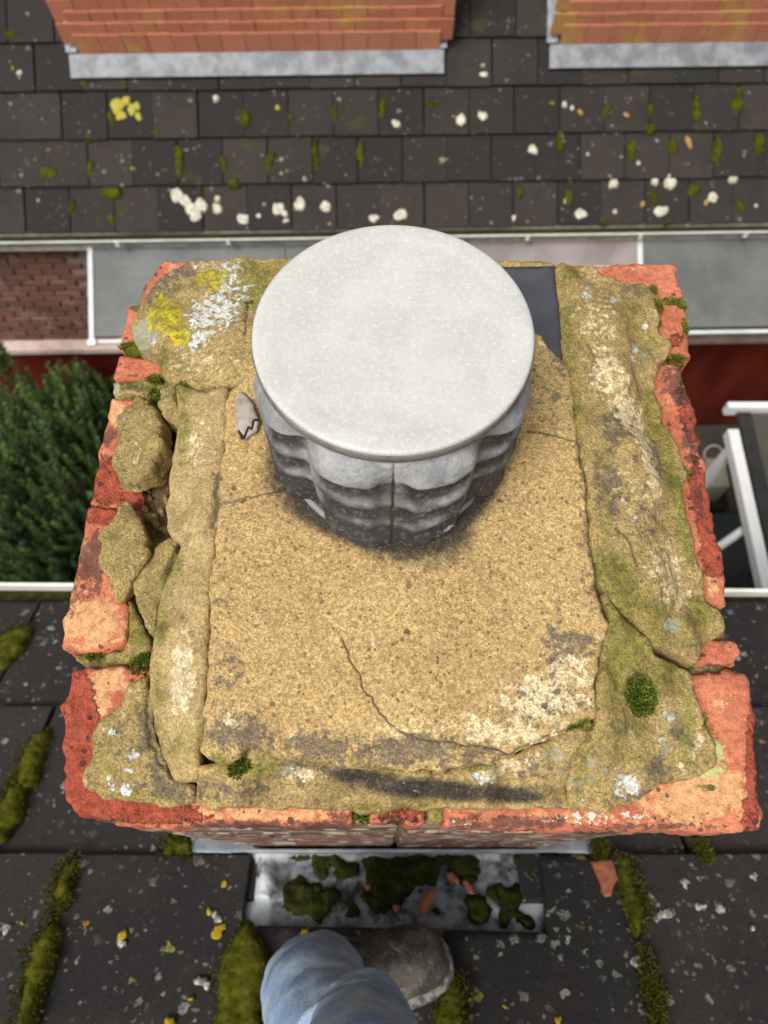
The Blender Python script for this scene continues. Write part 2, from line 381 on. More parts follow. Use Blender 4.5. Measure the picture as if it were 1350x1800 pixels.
def plate(name, poly, mat, parent, pl, ht, hb, res=0.003, rad=0.006, rough=0.0016, rfreq=70, amp=0.0012, afreq=45,
          cracks=(), masks=None, seed=0, extra=None, soft=1, under=0.0, grow=0.0):
    ppx, ppy = np.array([p[0] for p in poly], float), np.array([p[1] for p in poly], float)
    if isinstance(ht, (list, tuple)):
        cpx, cpy, ch = (np.array([c[i] for c in ht], float) for i in range(3))
        w = 1.0 / (((ppx[:, None] - cpx) ** 2 + (ppy[:, None] - cpy) ** 2) + 80.0) ** 1.4
        ph = (w * ch).sum(1) / w.sum(1)
    else: ph = ht
    base2 = on_plane(ppx, ppy, (pl[0] + ph, pl[1], pl[2]))[:, :2]
    L = resample(base2, res * 0.9); L = smooth_closed(L, soft); L = roughen(L, rough, rfreq, seed)
    if grow:
        tg = np.roll(L, -1, 0) - np.roll(L, 1, 0); nn = np.stack([tg[:, 1], -tg[:, 0]], 1); nn /= np.linalg.norm(nn, axis=1, keepdims=True) + 1e-12
        ar = 0.5 * np.sum(L[:, 0] * np.roll(L[:, 1], -1) - np.roll(L[:, 0], -1) * L[:, 1]); L = L + nn * grow * (1 if ar > 0 else -1)
    lo, hi = L.min(0), L.max(0)
    gx, gy = np.meshgrid(np.arange(lo[0], hi[0], res), np.arange(lo[1], hi[1], res * 0.87))
    gx = gx + (np.arange(gx.shape[0]) % 2)[:, None] * res * 0.5
    rs = np.random.RandomState(seed + 5)
    G = np.stack([gx.ravel(), gy.ravel()], 1) + rs.uniform(-0.22, 0.22, (gx.size, 2)) * res
    G = G[inside(G, L)]; G = G[seg_dist(G, L, True) > res * 0.55]
    h0 = ht if not isinstance(ht, (list, tuple)) else float(np.mean([c[2] for c in ht]))
    cl = []
    for c in cracks:
        pc = on_plane([p[0] for p in c[0]], [p[1] for p in c[0]], (pl[0] + h0, pl[1], pl[2]))[:, :2]
        pc = roughen(resample(pc, 0.002, False), c[3] if len(c) > 3 else 0.0014, 160, seed + 9, False); cl.append((pc, c[1], c[2]))
        ad = []
        for o in (-2.2, -1.0, 0, 1.0, 2.2):
            t = np.gradient(pc, axis=0); n = np.stack([t[:, 1], -t[:, 0]], 1); n /= np.linalg.norm(n, axis=1, keepdims=True) + 1e-12
            ad.append(pc + n * o * c[1])
        ad = np.concatenate(ad); ad = ad[inside(ad, L)]
        if len(ad):
            ad = ad[seg_dist(ad, L, True) > res * 0.4]
            G = np.concatenate([G[seg_dist(G, pc, False) > 2.4 * c[1]], ad])
    pts = [Vector(p) for p in np.concatenate([L, G])]; nL = len(L)
    out = delaunay_2d_cdt(pts, [(i, (i + 1) % nL) for i in range(nL)], [], 1, 1e-7)
    V = np.array([tuple(p) for p in out[0]]); Fc = [tuple(q) for q in out[2]]
    d = seg_dist(V, L, True)
    basez = pl[0] + pl[1] * V[:, 1] + pl[2] * V[:, 0]
    if isinstance(ht, (list, tuple)):
        cp = on_plane(cpx, cpy, (pl[0] + ch, pl[1], pl[2]))[:, :2]
        w = 1.0 / (((V[:, None, :] - cp[None]) ** 2).sum(2) + 2e-5) ** 1.4
        H = (w * np.array([c[2] for c in ht])).sum(1) / w.sum(1)
    else: H = np.full(len(V), float(ht))
    t = np.clip(d / rad, 0, 1); prof = np.sqrt(np.clip(1 - (1 - t) ** 2, 0, 1))
    rz = np.minimum(rad, (H - hb) * 0.85)
    rz = rz * (1 + 0.35 * fbm(V[:, 0] * 50, V[:, 1] * 50, 1.7, seed + 3, 2))
    H = H - rz * (1 - prof) + amp * (0.45 * fbm(V[:, 0] * afreq, V[:, 1] * afreq, 0.5, seed + 1, 3) + 0.40 * fbm(V[:, 0] * afreq * 4, V[:, 1] * afreq * 4, 0.5, seed + 2, 3)) * np.clip(d / (rad * 0.5), 0.25, 1)
    dark = np.zeros(len(V))
    for pc, wd, dp in cl:
        dc = seg_dist(V, pc, False); H = H - dp * np.exp(-(dc / wd) ** 2); dark = np.maximum(dark, 1.1 * np.exp(-(dc / (wd * 0.9)) ** 2))
    if masks and 'raw' in masks:
        q0, q1 = to_px(np.column_stack([V, basez + H])); rw = np.clip(blobs(masks['raw'], q0, q1) * 1.6 - 0.5, 0, 1)
        H = H + rw * (0.0016 * fbm(V[:, 0] * 210, V[:, 1] * 210, 4.4, seed + 6, 3) - 0.0016)
    Z = basez + H
    px, py = to_px(np.column_stack([V, Z]))
    if extra is not None: Z = Z + extra(V[:, 0], V[:, 1], px, py, d)
    # rim walls
    cnt = {}
    for q in Fc:
        for i in range(len(q)):
            e = (q[i], q[(i + 1) % len(q)])
            cnt[e] = cnt.get(e, 0) + 1
    rim = [e for e in cnt if (e[1], e[0]) not in cnt]
    cen = V.mean(0); verts = [tuple((V[i, 0], V[i, 1], Z[i])) for i in range(len(V))]
    faces = list(Fc); low = {}; src = list(range(len(V)))
    for a, b in rim:
        for q in (a, b):
            if q not in low:
                bz = basez[q] + hb; dirn = cen - V[q]; dirn = dirn / (np.linalg.norm(dirn) + 1e-9); ids = []
                nz = 3
                for s in range(1, nz + 1):
                    f = s / nz; wob = 0.6 * rough * vnoise(V[q, 0] * 120, V[q, 1] * 120, s * 3.1, seed + 8) if s < nz else 0
                    x, y = V[q] + dirn * (under * f + wob)
                    verts.append((x, y, Z[q] + (bz - Z[q]) * f)); ids.append(len(verts) - 1); src.append(q)
                low[q] = [q] + ids
    faces = list(Fc)
    for a, b in rim:
        for s in range(3): faces.append((low[b][s], low[a][s], low[a][s + 1], low[b][s + 1]))
    me = mesh_np(name, verts, faces)
    bm = bmesh.new(); bm.from_mesh(me); bmesh.ops.recalc_face_normals(bm, faces=bm.faces)
    bm.to_mesh(me); bm.free()
    me.polygons.foreach_set('use_smooth', [True] * len(me.polygons))
    src = np.array(src)
    masks = masks or {}
    for mk, bl in masks.items():
        val = bl(px, py) if callable(bl) else blobs(bl, px, py)
        if mk == 'dark': val = np.maximum(val, dark)
        attr(me, mk, val[src])
    if cl and 'dark' not in masks: attr(me, 'dark', dark[src])
    o = link(name, me, mat)
    if parent is not None: world_to_parent(o, parent)
    return o

def blades(name, spots, mat, parent=None, pl=None, n=260, blade=0.006, width=0.0011, seed=1, follow=None):
    """a tuft of tiny upright leaves; spots: (px,py,rx_m,ry_m,h_m)"""
    rs = np.random.RandomState(seed); v, f, tint = [], [], []
    for (px, py, rx, ry, h) in spots:
        c = on_plane(px, py, pl)
        m = int(n * max(0.3, rx * ry / (0.010 * 0.010)))
        for _ in range(m):
            r, a = math.sqrt(rs.rand()), rs.rand() * 6.283
            x, y = c[0] + rx * r * math.cos(a) * rs.uniform(0.8, 1.1), c[1] + ry * r * math.sin(a)
            zz = pl[0] + pl[1] * y + pl[2] * x + h * math.sqrt(max(0, 1 - r * r)) * rs.uniform(0.7, 1.0)
            lean = np.array([math.cos(a) * r * 0.8 + rs.normal() * 0.45, math.sin(a) * r * 0.8 + rs.normal() * 0.45, 1.0]); lean /= np.linalg.norm(lean)
            sd = np.cross(lean, rs.normal(size=3)); sd /= np.linalg.norm(sd) + 1e-9
            L = blade * rs.uniform(0.6, 1.3); p = np.array([x, y, zz - 0.3 * L]); i = len(v)
            v += [p - sd * width * 0.5, p + sd * width * 0.5, p + lean * L * 0.6 + sd * width * 0.6, p + lean * L, p + lean * L * 0.6 - sd * width * 0.6]
            f.append((i, i + 1, i + 2, i + 3, i + 4)); tt = np.clip(rs.normal(0.45, 0.22), 0, 1); tint += [tt * 0.5, tt * 0.5, tt, min(1, tt * 1.2), tt]
    me = mesh_np(name, v, f, False); attr(me, 'tint', tint)
    o = link(name, me, mat)
    if parent is not None: world_to_parent(o, parent)
    return o

# ================================================================== the setting
GROUND = 0.0
gm = K('ground_paving')
gcol = gm.mix(gm.step(gm.noise(1.3, 5, 0.6), 0.4, 0.62), (0.11, 0.085, 0.065), (0.06, 0.055, 0.045))
gcol = gm.mix(1.0, gcol, gm.grey(gm.math('MULTIPLY_ADD', gm.noise(30, 4, 0.7), 0.9, 0.55)), 'MULTIPLY')
M['ground'] = gm.done(gcol, 0.95, gm.bump(gm.noise(40, 4), 0.01))
g = link('ground', mesh_np('ground', [(-600, -600, 0), (600, -600, 0), (600, 600, 0), (-600, 600, 0)], [(0, 1, 2, 3)], False), M['ground'])
tag(g, 'brown earth and worn paving of the courtyard far below', None, kind='structure')

# ------------------------------------------------------------------ near house: tiled slope falling away from the photographer
NP = math.tan(R(31.0))
NEAR = (CZ - 1.5, -NP, 0.0)                 # top surface of the near tiles: z = a - NP*y
NW, NG = 0.317, 0.345                       # tile cover width and gauge
COS_N = math.cos(R(31.0))
Y0 = float(on_plane(675, 1500, NEAR)[1])    # tail edge of the course that meets the chimney
ZB = CZ - 0.593                             # top of the chimney's brickwork

near = tag(empty('near_house', (0, -1.0, 0)), 'house whose dark tiled roof carries the brick chimney', 'house')
def near_z(y): return NEAR[0] + NEAR[1] * y
# deck and walls
EAVE = 0.66
bm = bmesh.new()
for (x0, x1) in ((-4, 4),):
    vs_ = [(x0, -3.2, near_z(-3.2) - 0.06), (x1, -3.2, near_z(-3.2) - 0.06), (x1, EAVE - 0.05, near_z(EAVE - 0.05) - 0.06), (x0, EAVE - 0.05, near_z(EAVE - 0.05) - 0.06)]
    a = [bm.verts.new(p) for p in vs_]; b = [bm.verts.new((p[0], p[1], p[2] - 0.08)) for p in vs_]
    bm.faces.new(a); bm.faces.new(b[::-1])
    for i in range(4): bm.faces.new((a[i], b[i], b[(i + 1) % 4], a[(i + 1) % 4]))
me = bpy.data.meshes.new('roof'); bm.to_mesh(me); bm.free()
near_roof = world_to_parent(link('roof', me, M['roof_deck']), near)
M['render_wall'] = m_plain('rendered_wall', (0.35, 0.32, 0.28), (0.42, 0.39, 0.34), 5, 0.9)
wl = world_to_parent(link('wall', boxes_mesh('wall', [(-4, 4, -3.1, 0.40, 0, near_z(EAVE) - 0.16)]), M['render_wall']), near)

# one tile: local x across, local y down the slope (tail at y=0), top at z=0 at the tail
tl = boxes_mesh('near_tile', [(-NW / 2 + 0.003, NW / 2 - 0.003, -0.42, 0, -0.016, 0.0)], 0.003)
tl.materials.append(M['near_tile'])
def near_tile(xc, course, me=tl):
    ye = Y0 + course * NG * COS_N
    o = link('tile', me, None)
    o.location = (xc + random.uniform(-.002, .002), ye + random.uniform(-.003, .003), near_z(ye) + random.uniform(-.001, .001) + 0.001)
    o.rotation_euler = (-R(31.0 - 2.6), 0, random.uniform(-.004, .004))
    world_to_parent(o, near_roof); return o
XJ = float(on_plane(130, 1510, NEAR)[0])     # a joint in course 0
for course in (-1, 0, 1, 2):
    for i in range(-4, 9):
        xc = XJ + (i + 0.5) * NW + (NW / 2 if course % 2 else 0)
        if abs(xc) > 1.75: continue
        if course == 0 and i in (1, 2): continue          # cut round the lead gutter behind the chimney
        if course in (1, 2) and -0.09 < xc < 0.13: continue    # the stack stands here
        if course == 1 and -0.30 < xc < -0.10:                 # cut to the side of the stack
            w0, w1 = -NW / 2 + 0.003, -0.225 - xc
            cm = boxes_mesh('cut_tile', [(w0, w1, -0.42, 0, -0.016, 0.0)], 0.003); cm.materials.append(M['near_tile']); near_tile(xc, course, cm); continue
        near_tile(xc, course)
# the two tiles cut round the gutter
cut_pl = (NEAR[0], NEAR[1] + math.tan(R(2.6)), 0.0)
plate('tile', [(452, 1628), (770, 1634), (778, 1700), (798, 1860), (380, 1860), (430, 1700)], M['near_tile'], near_roof, (NEAR[0] - 0.001, NEAR[1] + 0.03, 0), 0.0, -0.016, 0.012, 0.003, 0.0004, 40, 0.0003, seed=31, soft=0)
plate('tile', [(780, 1636), (962, 1640), (952, 1503), (1086, 1503), (1166, 1860), (806, 1860)], M['near_tile'], near_roof, (NEAR[0] - 0.001, NEAR[1] + 0.03, 0), 0.0, -0.016, 0.012, 0.003, 0.0004, 40, 0.0003, seed=32, soft=0)

# eaves gutter of the near roof: an open half-round channel
def gutter_mesh(name, x0, x1, r, wall=0.004, n=14):
    v, f = [], []
    prof = [(r * math.cos(math.pi + math.pi * k / n), r * math.sin(math.pi + math.pi * k / n)) for k in range(n + 1)]
    prof = [(-r - 0.008, 0.0), (-r - 0.008, 0.006), (-r, 0.006)][::-1][:0] + prof
    inner = [((r - wall) * math.cos(2 * math.pi - math.pi * k / n), (r - wall) * math.sin(2 * math.pi - math.pi * k / n)) for k in range(n + 1)]
    loop = prof + [(r + 0.006, 0.0), (r + 0.006, 0.008), (r - wall, 0.008)] + inner + [(-r + wall, 0.008), (-r - 0.006, 0.008), (-r - 0.006, 0.0)]
    m = len(loop)
    for x in (x0, x1): v += [(x, p[0], p[1]) for p in loop]
    for i in range(m): f.append((i, (i + 1) % m, m + (i + 1) % m, m + i))
    return mesh_np(name, v, f, False)
yg, zg = EAVE - 0.052, near_z(EAVE) - 0.004
gt = link('gutter', gutter_mesh('gutter', -4, 4, 0.050), M['white']); gt.location = (0, yg, zg); gt.rotation_euler = (0, 0, R(-0.5)); world_to_parent(gt, near)
M['silt'] = m_moss('gutter_silt', (0.025, 0.026, 0.010), (0.055, 0.055, 0.015), (0.02, 0.015, 0.01))
sl_ = link('gutter_silt', boxes_mesh('gutter_silt', [(-4, 4, -0.040, 0.040, -0.03, -0.010)]), M['silt']); sl_.location = (0, yg, zg); sl_.rotation_euler = (0, 0, R(-0.5)); world_to_parent(sl_, near)
for x in (-1.5, 1.75):
    b = link('bracket', boxes_mesh('gutter_bracket', [(-0.016, 0.016, 0.052, 0.066, -0.05, 0.012), (-0.016, 0.016, -0.055, 0.066, 0.0095, 0.014)], 0.002), M['white'])
    b.location = (x, yg - x * 0.0087, zg); world_to_parent(b, near)

# lead tray behind the stack and lead up its face
def tray_relief(x, y, px, py, d):
    return 0.006 * fbm(x * 14, y * 14, 0, 44, 3) + 0.030 * np.exp(-((px - 470) / 22) ** 2) * (py < 1580) + 0.022 * np.exp(-((py - 1492) / 14.0) ** 2)
plate('lead_tray', [(425, 1470), (965, 1470), (960, 1650), (425, 1640)], M['old_lead'], near_roof, (NEAR[0] - 0.036, NEAR[1], 0), 0.0, -0.006, 0.006, 0.004, 0.0006, 60, 0.0012, seed=51, extra=tray_relief, masks={'clean': [(455, 1570, 26, 70, 0, 0.95), (925, 1590, 30, 50, 0, 0.9), (480, 1500, 30, 20, 0, .8), (850, 1600, 40, 25, 0, .5)]})
plate('lead_soaker', [(322, 1440), (482, 1450), (481, 1498), (338, 1499)], M['lead'], near_roof, NEAR, 0.006, -0.004, 0.006, 0.003, 0.001, 60, 0.003, 25, seed=52)
plate('lead_soaker', [(935, 1450), (1040, 1450), (1047, 1500), (938, 1498)], M['lead'], near_roof, NEAR, 0.006, -0.004, 0.006, 0.003, 0.001, 60, 0.003, 25, seed=53)

# ------------------------------------------------------------------ the chimney
chim = tag(empty('brick_chimney', (0.02, 0.28, near_z(0.28))), 'square orange brick chimney stack topped with cracked sandy mortar', 'chimney')
TOP = level(ZB)
def cp(px, py, h=0.0): return on_plane(px, py, level(ZB + h))
# shaft below the crown: courses of bricks round a mortar core
fl, fr_, bl_, br_ = cp(112, 1445), cp(1338, 1460), cp(225, 456), cp(1205, 460)
sx0, sx1 = (fl[0] + bl_[0]) / 2 + 0.012, (fr_[0] + br_[0]) / 2 - 0.018
sy0, sy1 = (fl[1] + fr_[1]) / 2 + 0.006, (bl_[1] + br_[1]) / 2 - 0.012
BH, CH = 0.050, 0.0625
core = link('mortar_core', boxes_mesh('mortar_core', [(sx0 + 0.010, sx1 - 0.010, sy0 + 0.006, sy1 - 0.010, near_z(sy1) - 0.2, ZB - 0.056)]), M['bed']); world_to_parent(core, chim)
brick_me = {}
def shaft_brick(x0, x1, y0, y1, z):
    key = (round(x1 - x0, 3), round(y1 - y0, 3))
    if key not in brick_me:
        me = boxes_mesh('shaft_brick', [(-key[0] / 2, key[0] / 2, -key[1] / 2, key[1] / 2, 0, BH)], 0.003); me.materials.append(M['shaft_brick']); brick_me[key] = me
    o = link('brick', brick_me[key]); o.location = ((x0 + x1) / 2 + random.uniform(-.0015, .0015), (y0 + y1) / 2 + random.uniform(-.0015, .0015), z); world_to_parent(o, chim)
M['shaft_brick'] = (lambda k: k.done(k.mix(k.patch('none', 30, 2.0, -0.1, 0.3), k.mix(k.rand(), (0.17, 0.065, 0.042), (0.09, 0.05, 0.038)), (0.34, 0.28, 0.22)), 0.93, k.bump(k.noise(160, 4), 0.002)))(K('shaft_brick'))  # brown streaked brick, colour darkened for the shadow under the top course
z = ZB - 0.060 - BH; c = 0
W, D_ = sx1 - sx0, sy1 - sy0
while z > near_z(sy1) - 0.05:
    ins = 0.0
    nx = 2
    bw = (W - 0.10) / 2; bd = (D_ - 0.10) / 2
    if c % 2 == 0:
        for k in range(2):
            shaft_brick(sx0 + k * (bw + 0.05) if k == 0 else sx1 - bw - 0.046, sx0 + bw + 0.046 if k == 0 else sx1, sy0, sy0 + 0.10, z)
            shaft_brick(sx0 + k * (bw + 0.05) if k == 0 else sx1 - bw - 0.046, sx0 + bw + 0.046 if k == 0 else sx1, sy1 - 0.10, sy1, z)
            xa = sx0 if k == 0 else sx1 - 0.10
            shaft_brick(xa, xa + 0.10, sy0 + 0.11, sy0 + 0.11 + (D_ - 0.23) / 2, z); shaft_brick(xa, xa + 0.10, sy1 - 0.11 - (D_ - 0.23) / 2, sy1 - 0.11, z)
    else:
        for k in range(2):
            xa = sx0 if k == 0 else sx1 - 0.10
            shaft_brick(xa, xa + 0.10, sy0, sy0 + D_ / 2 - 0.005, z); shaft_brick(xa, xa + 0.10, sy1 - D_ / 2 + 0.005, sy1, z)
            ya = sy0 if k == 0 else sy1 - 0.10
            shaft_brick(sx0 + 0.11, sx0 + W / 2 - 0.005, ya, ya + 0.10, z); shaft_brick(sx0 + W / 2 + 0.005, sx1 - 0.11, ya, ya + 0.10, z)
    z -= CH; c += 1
# lead flashing dressed up the shaft face above the tray
fz = near_z(sy0)
fm = boxes_mesh('lead_upstand', [(sx0 - 0.004, sx1 + 0.004, sy0 - 0.010, sy0 - 0.004, fz - 0.05, fz + 0.10)], 0.002)
world_to_parent(link('lead_upstand', fm, M['lead']), chim)

# top course bricks ------------------------------------------------
def tbrick(poly, seed, masks, ht=0.0, cracks=(), thick=0.052, rough=0.0022, rad=0.0035, amp=0.0018):
    return plate('brick', poly, M['brick'], chim, TOP, ht, -thick, 0.0030, rad, rough, 90, amp, 80, cracks, masks, seed)
tbrick([(420, 457), (330, 454), (287, 455), (268, 475), (252, 503), (245, 532), (223, 538), (213, 590), (208, 612), (250, 612), (420, 622)], 101,
       {'moss': [(242, 540, 10, 10, 0, 1), (232, 606, 22, 7, 0, 0.9)], 'raw': [(270, 480, 14, 40, 30, 0.4)], 'yellow': [(300, 470, 20, 8, -40, 0.5)]})
tbrick([(207, 622), (262, 627), (305, 640), (305, 656), (244, 662), (198, 664)], 102, {'moss': [(255, 660, 40, 4, 0, 0.8)]}, thick=0.05)
tbrick([(194, 699), (256, 700), (262, 760), (252, 800), (250, 860), (244, 905), (240, 1000), (222, 1060), (224, 1090), (221, 1128), (212, 1138), (108, 1140), (105, 1118), (122, 1045), (135, 980), (150, 905), (162, 860), (178, 775)], 103,
       {'yellow': [(205, 725, 16, 26, 0, 0.85), (160, 1095, 70, 45, 0, 0.85), (135, 1045, 25, 30, 0, 0.5), (150, 960, 14, 22, 0, 0.6)],
        'dark': [(190, 765, 15, 22, 20, 0.8), (160, 985, 30, 55, 10, 0.85), (150, 1040, 40, 25, 0, 0.6), (125, 1065, 10, 30, 0, 0.7)],
        'raw': [(190, 850, 36, 48, 0, 0.75), (175, 905, 40, 20, 0, 0.7), (240, 870, 30, 30, 0, .7)]}, cracks=[([(152, 884), (180, 890), (205, 893), (225, 888)], 0.0011, 0.004, 0.001)])
tbrick([(127, 1169), (215, 1167), (600, 1190), (618, 1300), (618, 1448), (400, 1453), (250, 1449), (126, 1438), (113, 1390), (106, 1320), (105, 1270), (112, 1225), (120, 1190)], 104,
       {'raw': [(125, 1300, 42, 110, 4, 1.3), (150, 1390, 60, 40, 0, 1.2), (240, 1425, 120, 22, 5, 0.9), (140, 1440, 60, 20, 0, 1.1)],
        'yellow': [(190, 1195, 40, 30, 0, 0.8), (175, 1230, 25, 30, 0, 0.8), (440, 1432, 190, 13, 0, 0.75)],
        'dark': [(480, 1450, 170, 9, 0, 0.85), (340, 1440, 40, 7, 0, 0.5), (594, 1436, 22, 18, 0, 0.7)], 'moss': [(200, 1444, 60, 5, 4, 0.6)]}, rough=0.0035, amp=0.0024)
tbrick([(650, 1300), (748, 1300), (748, 1446), (650, 1447)], 105, {'dark': [(700, 1440, 50, 8, 0, 0.8)], 'raw': [(700, 1432, 50, 20, 0, 0.6)]}, ht=-0.003)
tbrick([(782, 1300), (1000, 1250), (1213, 1182), (1310, 1180), (1322, 1200), (1333, 1260), (1336, 1340), (1342, 1430), (1338, 1458), (1200, 1461), (1000, 1457), (783, 1449)], 106,
       {'yellow': [(1230, 1400, 110, 45, -10, 0.9), (1270, 1230, 30, 30, 0, 0.4), (1240, 1330, 25, 40, 0, .7), (1010, 1436, 120, 14, 0, 0.6)],
        'dark': [(900, 1444, 150, 14, 0, 0.75), (1150, 1452, 130, 6, 0, 0.8), (820, 1440, 40, 16, 0, 0.7), (1322, 1450, 16, 12, 0, 0.6)],
        'raw': [(1325, 1330, 14, 110, 0, 0.9), (1318, 1430, 18, 40, 0, 0.7)], 'white_lichen': [(1060, 1436, 110, 16, 0, 0.55), (820, 1448, 60, 6, 0, .4)],
        'lime': [(1228, 1330, 44, 38, 0, 1.0), (1262, 1360, 30, 30, 0, 0.45)], 'moss': [(1232, 1270, 8, 22, -20, 0.9), (1235, 1385, 30, 10, 0, 0.5)]}, rough=0.003)
tbrick([(1233, 1127), (1262, 1122), (1297, 1124), (1301, 1150), (1301, 1174), (1226, 1166)], 107, {'yellow': [(1275, 1130, 30, 8, 0, 0.5)], 'dark': [(1270, 1168, 40, 5, 0, .6)]}, thick=0.045, rough=0.003)
tbrick([(1158, 634), (1198, 637), (1201, 665), (1212, 690), (1224, 726), (1230, 780), (1242, 818), (1248, 874), (1259, 926), (1272, 965), (1278, 1000), (1277, 1062), (1240, 1056), (1180, 1000), (1160, 860), (1120, 760), (1120, 650)], 108,
       {'dark': [(1190, 680, 25, 42, -15, 0.85), (1212, 790, 14, 60, -12, 0.72), (1228, 880, 12, 60, -10, 0.62), (1185, 655, 20, 14, 0, 0.7)], 'raw': [(1215, 730, 22, 60, -12, 0.8), (1240, 900, 20, 90, -12, 1.0), (1255, 960, 24, 60, 0, 0.9)],
        'yellow': [(1250, 1010, 12, 45, 0, 0.8), (1160, 690, 8, 30, 0, 0.4)]}, rough=0.0032, amp=0.0022)
tbrick([(1040, 462), (1190, 460), (1198, 500), (1208, 540), (1212, 600), (1215, 628), (1180, 622), (1100, 600), (1030, 540)], 109,
       {'moss': [(1195, 528, 28, 4, -12, 0.9), (1205, 570, 6, 20, 0, 0.6)], 'yellow': [(1195, 480, 10, 30, 0, 0.6), (1120, 472, 26, 6, 8, 0.5)], 'raw': [(1190, 600, 24, 20, 0, .5)]})
# two bricks of the hidden back row
for q, (xa, xb) in enumerate(((430, 700), (712, 1025))):
    tbrick([(xa, 462), (xb, 462), (xb, 600), (xa, 600)], 110 + q, {}, thick=0.052)

# mortar bed the crown lies on, sunk in the hollow at the left
def bed_extra(x, y, px, py, d):
    return -0.040 * np.exp(-(((px - 297) / 20) ** 2 + ((py - 765) / 60) ** 2) ** 2) - 0.006 * np.exp(-(((px - 275) / 34) ** 2 + ((py - 890) / 60) ** 2) ** 2)
plate('mortar_bed', [(128, 1425), (206, 700), (210, 640), (250, 500), (285, 466), (1180, 470), (1200, 620), (1290, 1180), (1318, 1440), (760, 1440), (640, 1440)], M['bed'], chim, TOP, -0.010, -0.058, 0.0038, 0.008, 0.002, 60, 0.003, 70, (),
      {'brown': [(297, 780, 26, 90, 0, 1.2), (270, 890, 40, 60, 0, 1.0)], 'moss': [(250, 680, 60, 16, 0, 0.9), (200, 1155, 90, 14, 0, 0.75), (1180, 1155, 60, 24, 0, 0.9), (240, 1100, 30, 60, 0, 0.5), (635, 1435, 16, 20, 0, .8), (765, 1435, 16, 20, 0, .8)], 'dark': [(297, 770, 18, 70, 0, 0.8)]}, 120, bed_extra)
# joint mortar standing between the left-hand bricks
plate('mortar_joint', [(197, 668), (246, 665), (282, 662), (300, 675), (285, 694), (196, 694)], M['mortar'], chim, TOP, -0.004, -0.05, 0.003, 0.004, 0.002, 90, 0.003, 90, (),
      {'moss': [(255, 672, 45, 8, -8, 1), (268, 690, 20, 8, 0, 0.9)], 'dark': [(235, 680, 30, 10, 0, 0.8)], 'grey_lichen': [(203, 682, 7, 16, 0, 0.9)]}, 121)
plate('mortar_joint', [(222, 1048), (232, 1058), (262, 1118), (268, 1150), (256, 1166), (180, 1162), (186, 1146), (216, 1142), (226, 1110), (224, 1075)], M['mortar'], chim, TOP, -0.002, -0.05, 0.003, 0.004, 0.0018, 90, 0.0018, 80, (),
      {'moss': [(240, 1090, 26, 50, 20, 0.62), (255, 1110, 10, 40, 25, 0.8), (235, 1160, 50, 8, 0, 0.8)], 'dark': [(250, 1060, 10, 25, 20, .4)]}, 122)
plate('mortar_joint', [(128, 1146), (175, 1146), (168, 1163), (130, 1163)], M['mortar'], chim, TOP, -0.016, -0.05, 0.003, 0.003, 0.002, 90, 0.002, 80, (), {'moss': [(160, 1152, 30, 9, 0, 1)]}, 123)
plate('mortar_joint', [(622, 1400), (646, 1400), (646, 1446), (622, 1446)], M['mortar'], chim, TOP, -0.006, -0.05, 0.003, 0.003, 0.001, 90, 0.002, 80, (), {'moss': [(634, 1440, 12, 20, 0, 0.8)]}, 124)
plate('mortar_joint', [(752, 1400), (779, 1400), (779, 1445), (752, 1445)], M['mortar'], chim, TOP, -0.005, -0.05, 0.003, 0.003, 0.001, 90, 0.002, 80, (), {'moss': [(765, 1430, 12, 20, 0, 0.5)]}, 125)
plate('mortar_joint', [(1236, 1060), (1272, 1066), (1279, 1100), (1274, 1112), (1225, 1130), (1190, 1100)], M['mortar'], chim, TOP, 0.002, -0.05, 0.003, 0.006, 0.002, 90, 0.002, 80, (), {'moss': [(1250, 1080, 26, 30, 0, 0.5)], 'white_lichen': [(1272, 1106, 7, 9, 0, 0.9)]}, 126)

# the sandy slab that carries the cowl
SL = 0.050
CH_, LIDH = SL, 0.200
lid_f, lid_b = on_plane(691, 805, level(ZB + LIDH - 0.005)), on_plane(691, 402, level(ZB + LIDH - 0.005))
cx, cy = float(lid_f[0] + lid_b[0]) / 2, float(lid_f[1] + lid_b[1]) / 2
LR = float(lid_b[1] - lid_f[1]) / 2
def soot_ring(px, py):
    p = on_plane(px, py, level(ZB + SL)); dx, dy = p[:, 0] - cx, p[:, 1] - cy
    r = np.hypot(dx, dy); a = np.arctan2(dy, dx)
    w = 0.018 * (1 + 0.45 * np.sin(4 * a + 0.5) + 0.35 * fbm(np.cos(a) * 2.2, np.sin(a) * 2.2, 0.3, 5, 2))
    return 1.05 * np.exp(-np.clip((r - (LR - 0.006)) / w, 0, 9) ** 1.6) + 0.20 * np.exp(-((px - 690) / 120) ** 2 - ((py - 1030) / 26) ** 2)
slab_poly = [(395, 700), (430, 655), (500, 600), (700, 560), (900, 572), (945, 585), (985, 625), (1003, 655), (1018, 775), (1029, 840), (1039, 950), (1049, 1040), (1074, 1095), (1060, 1130), (1048, 1200), (1049, 1262), (985, 1290), (940, 1308), (900, 1330), (830, 1345), (740, 1352), (640, 1346), (540, 1338), (484, 1326), (455, 1306), (432, 1313), (410, 1335), (372, 1340), (353, 1320), (358, 1270), (362, 1150), (373, 1000), (386, 880), (393, 780)]
slab_h = [(400, 700, SL), (500, 700, SL), (700, 600, SL), (950, 620, SL - .002), (1000, 800, SL), (700, 1000, SL + .001), (400, 1000, SL), (1030, 1050, SL - .001), (700, 1200, SL), (400, 1250, SL - .003), (500, 1330, SL - .008), (700, 1345, SL - .008), (900, 1320, SL - .008), (1040, 1250, SL - .008), (1065, 1110, SL - .006)]
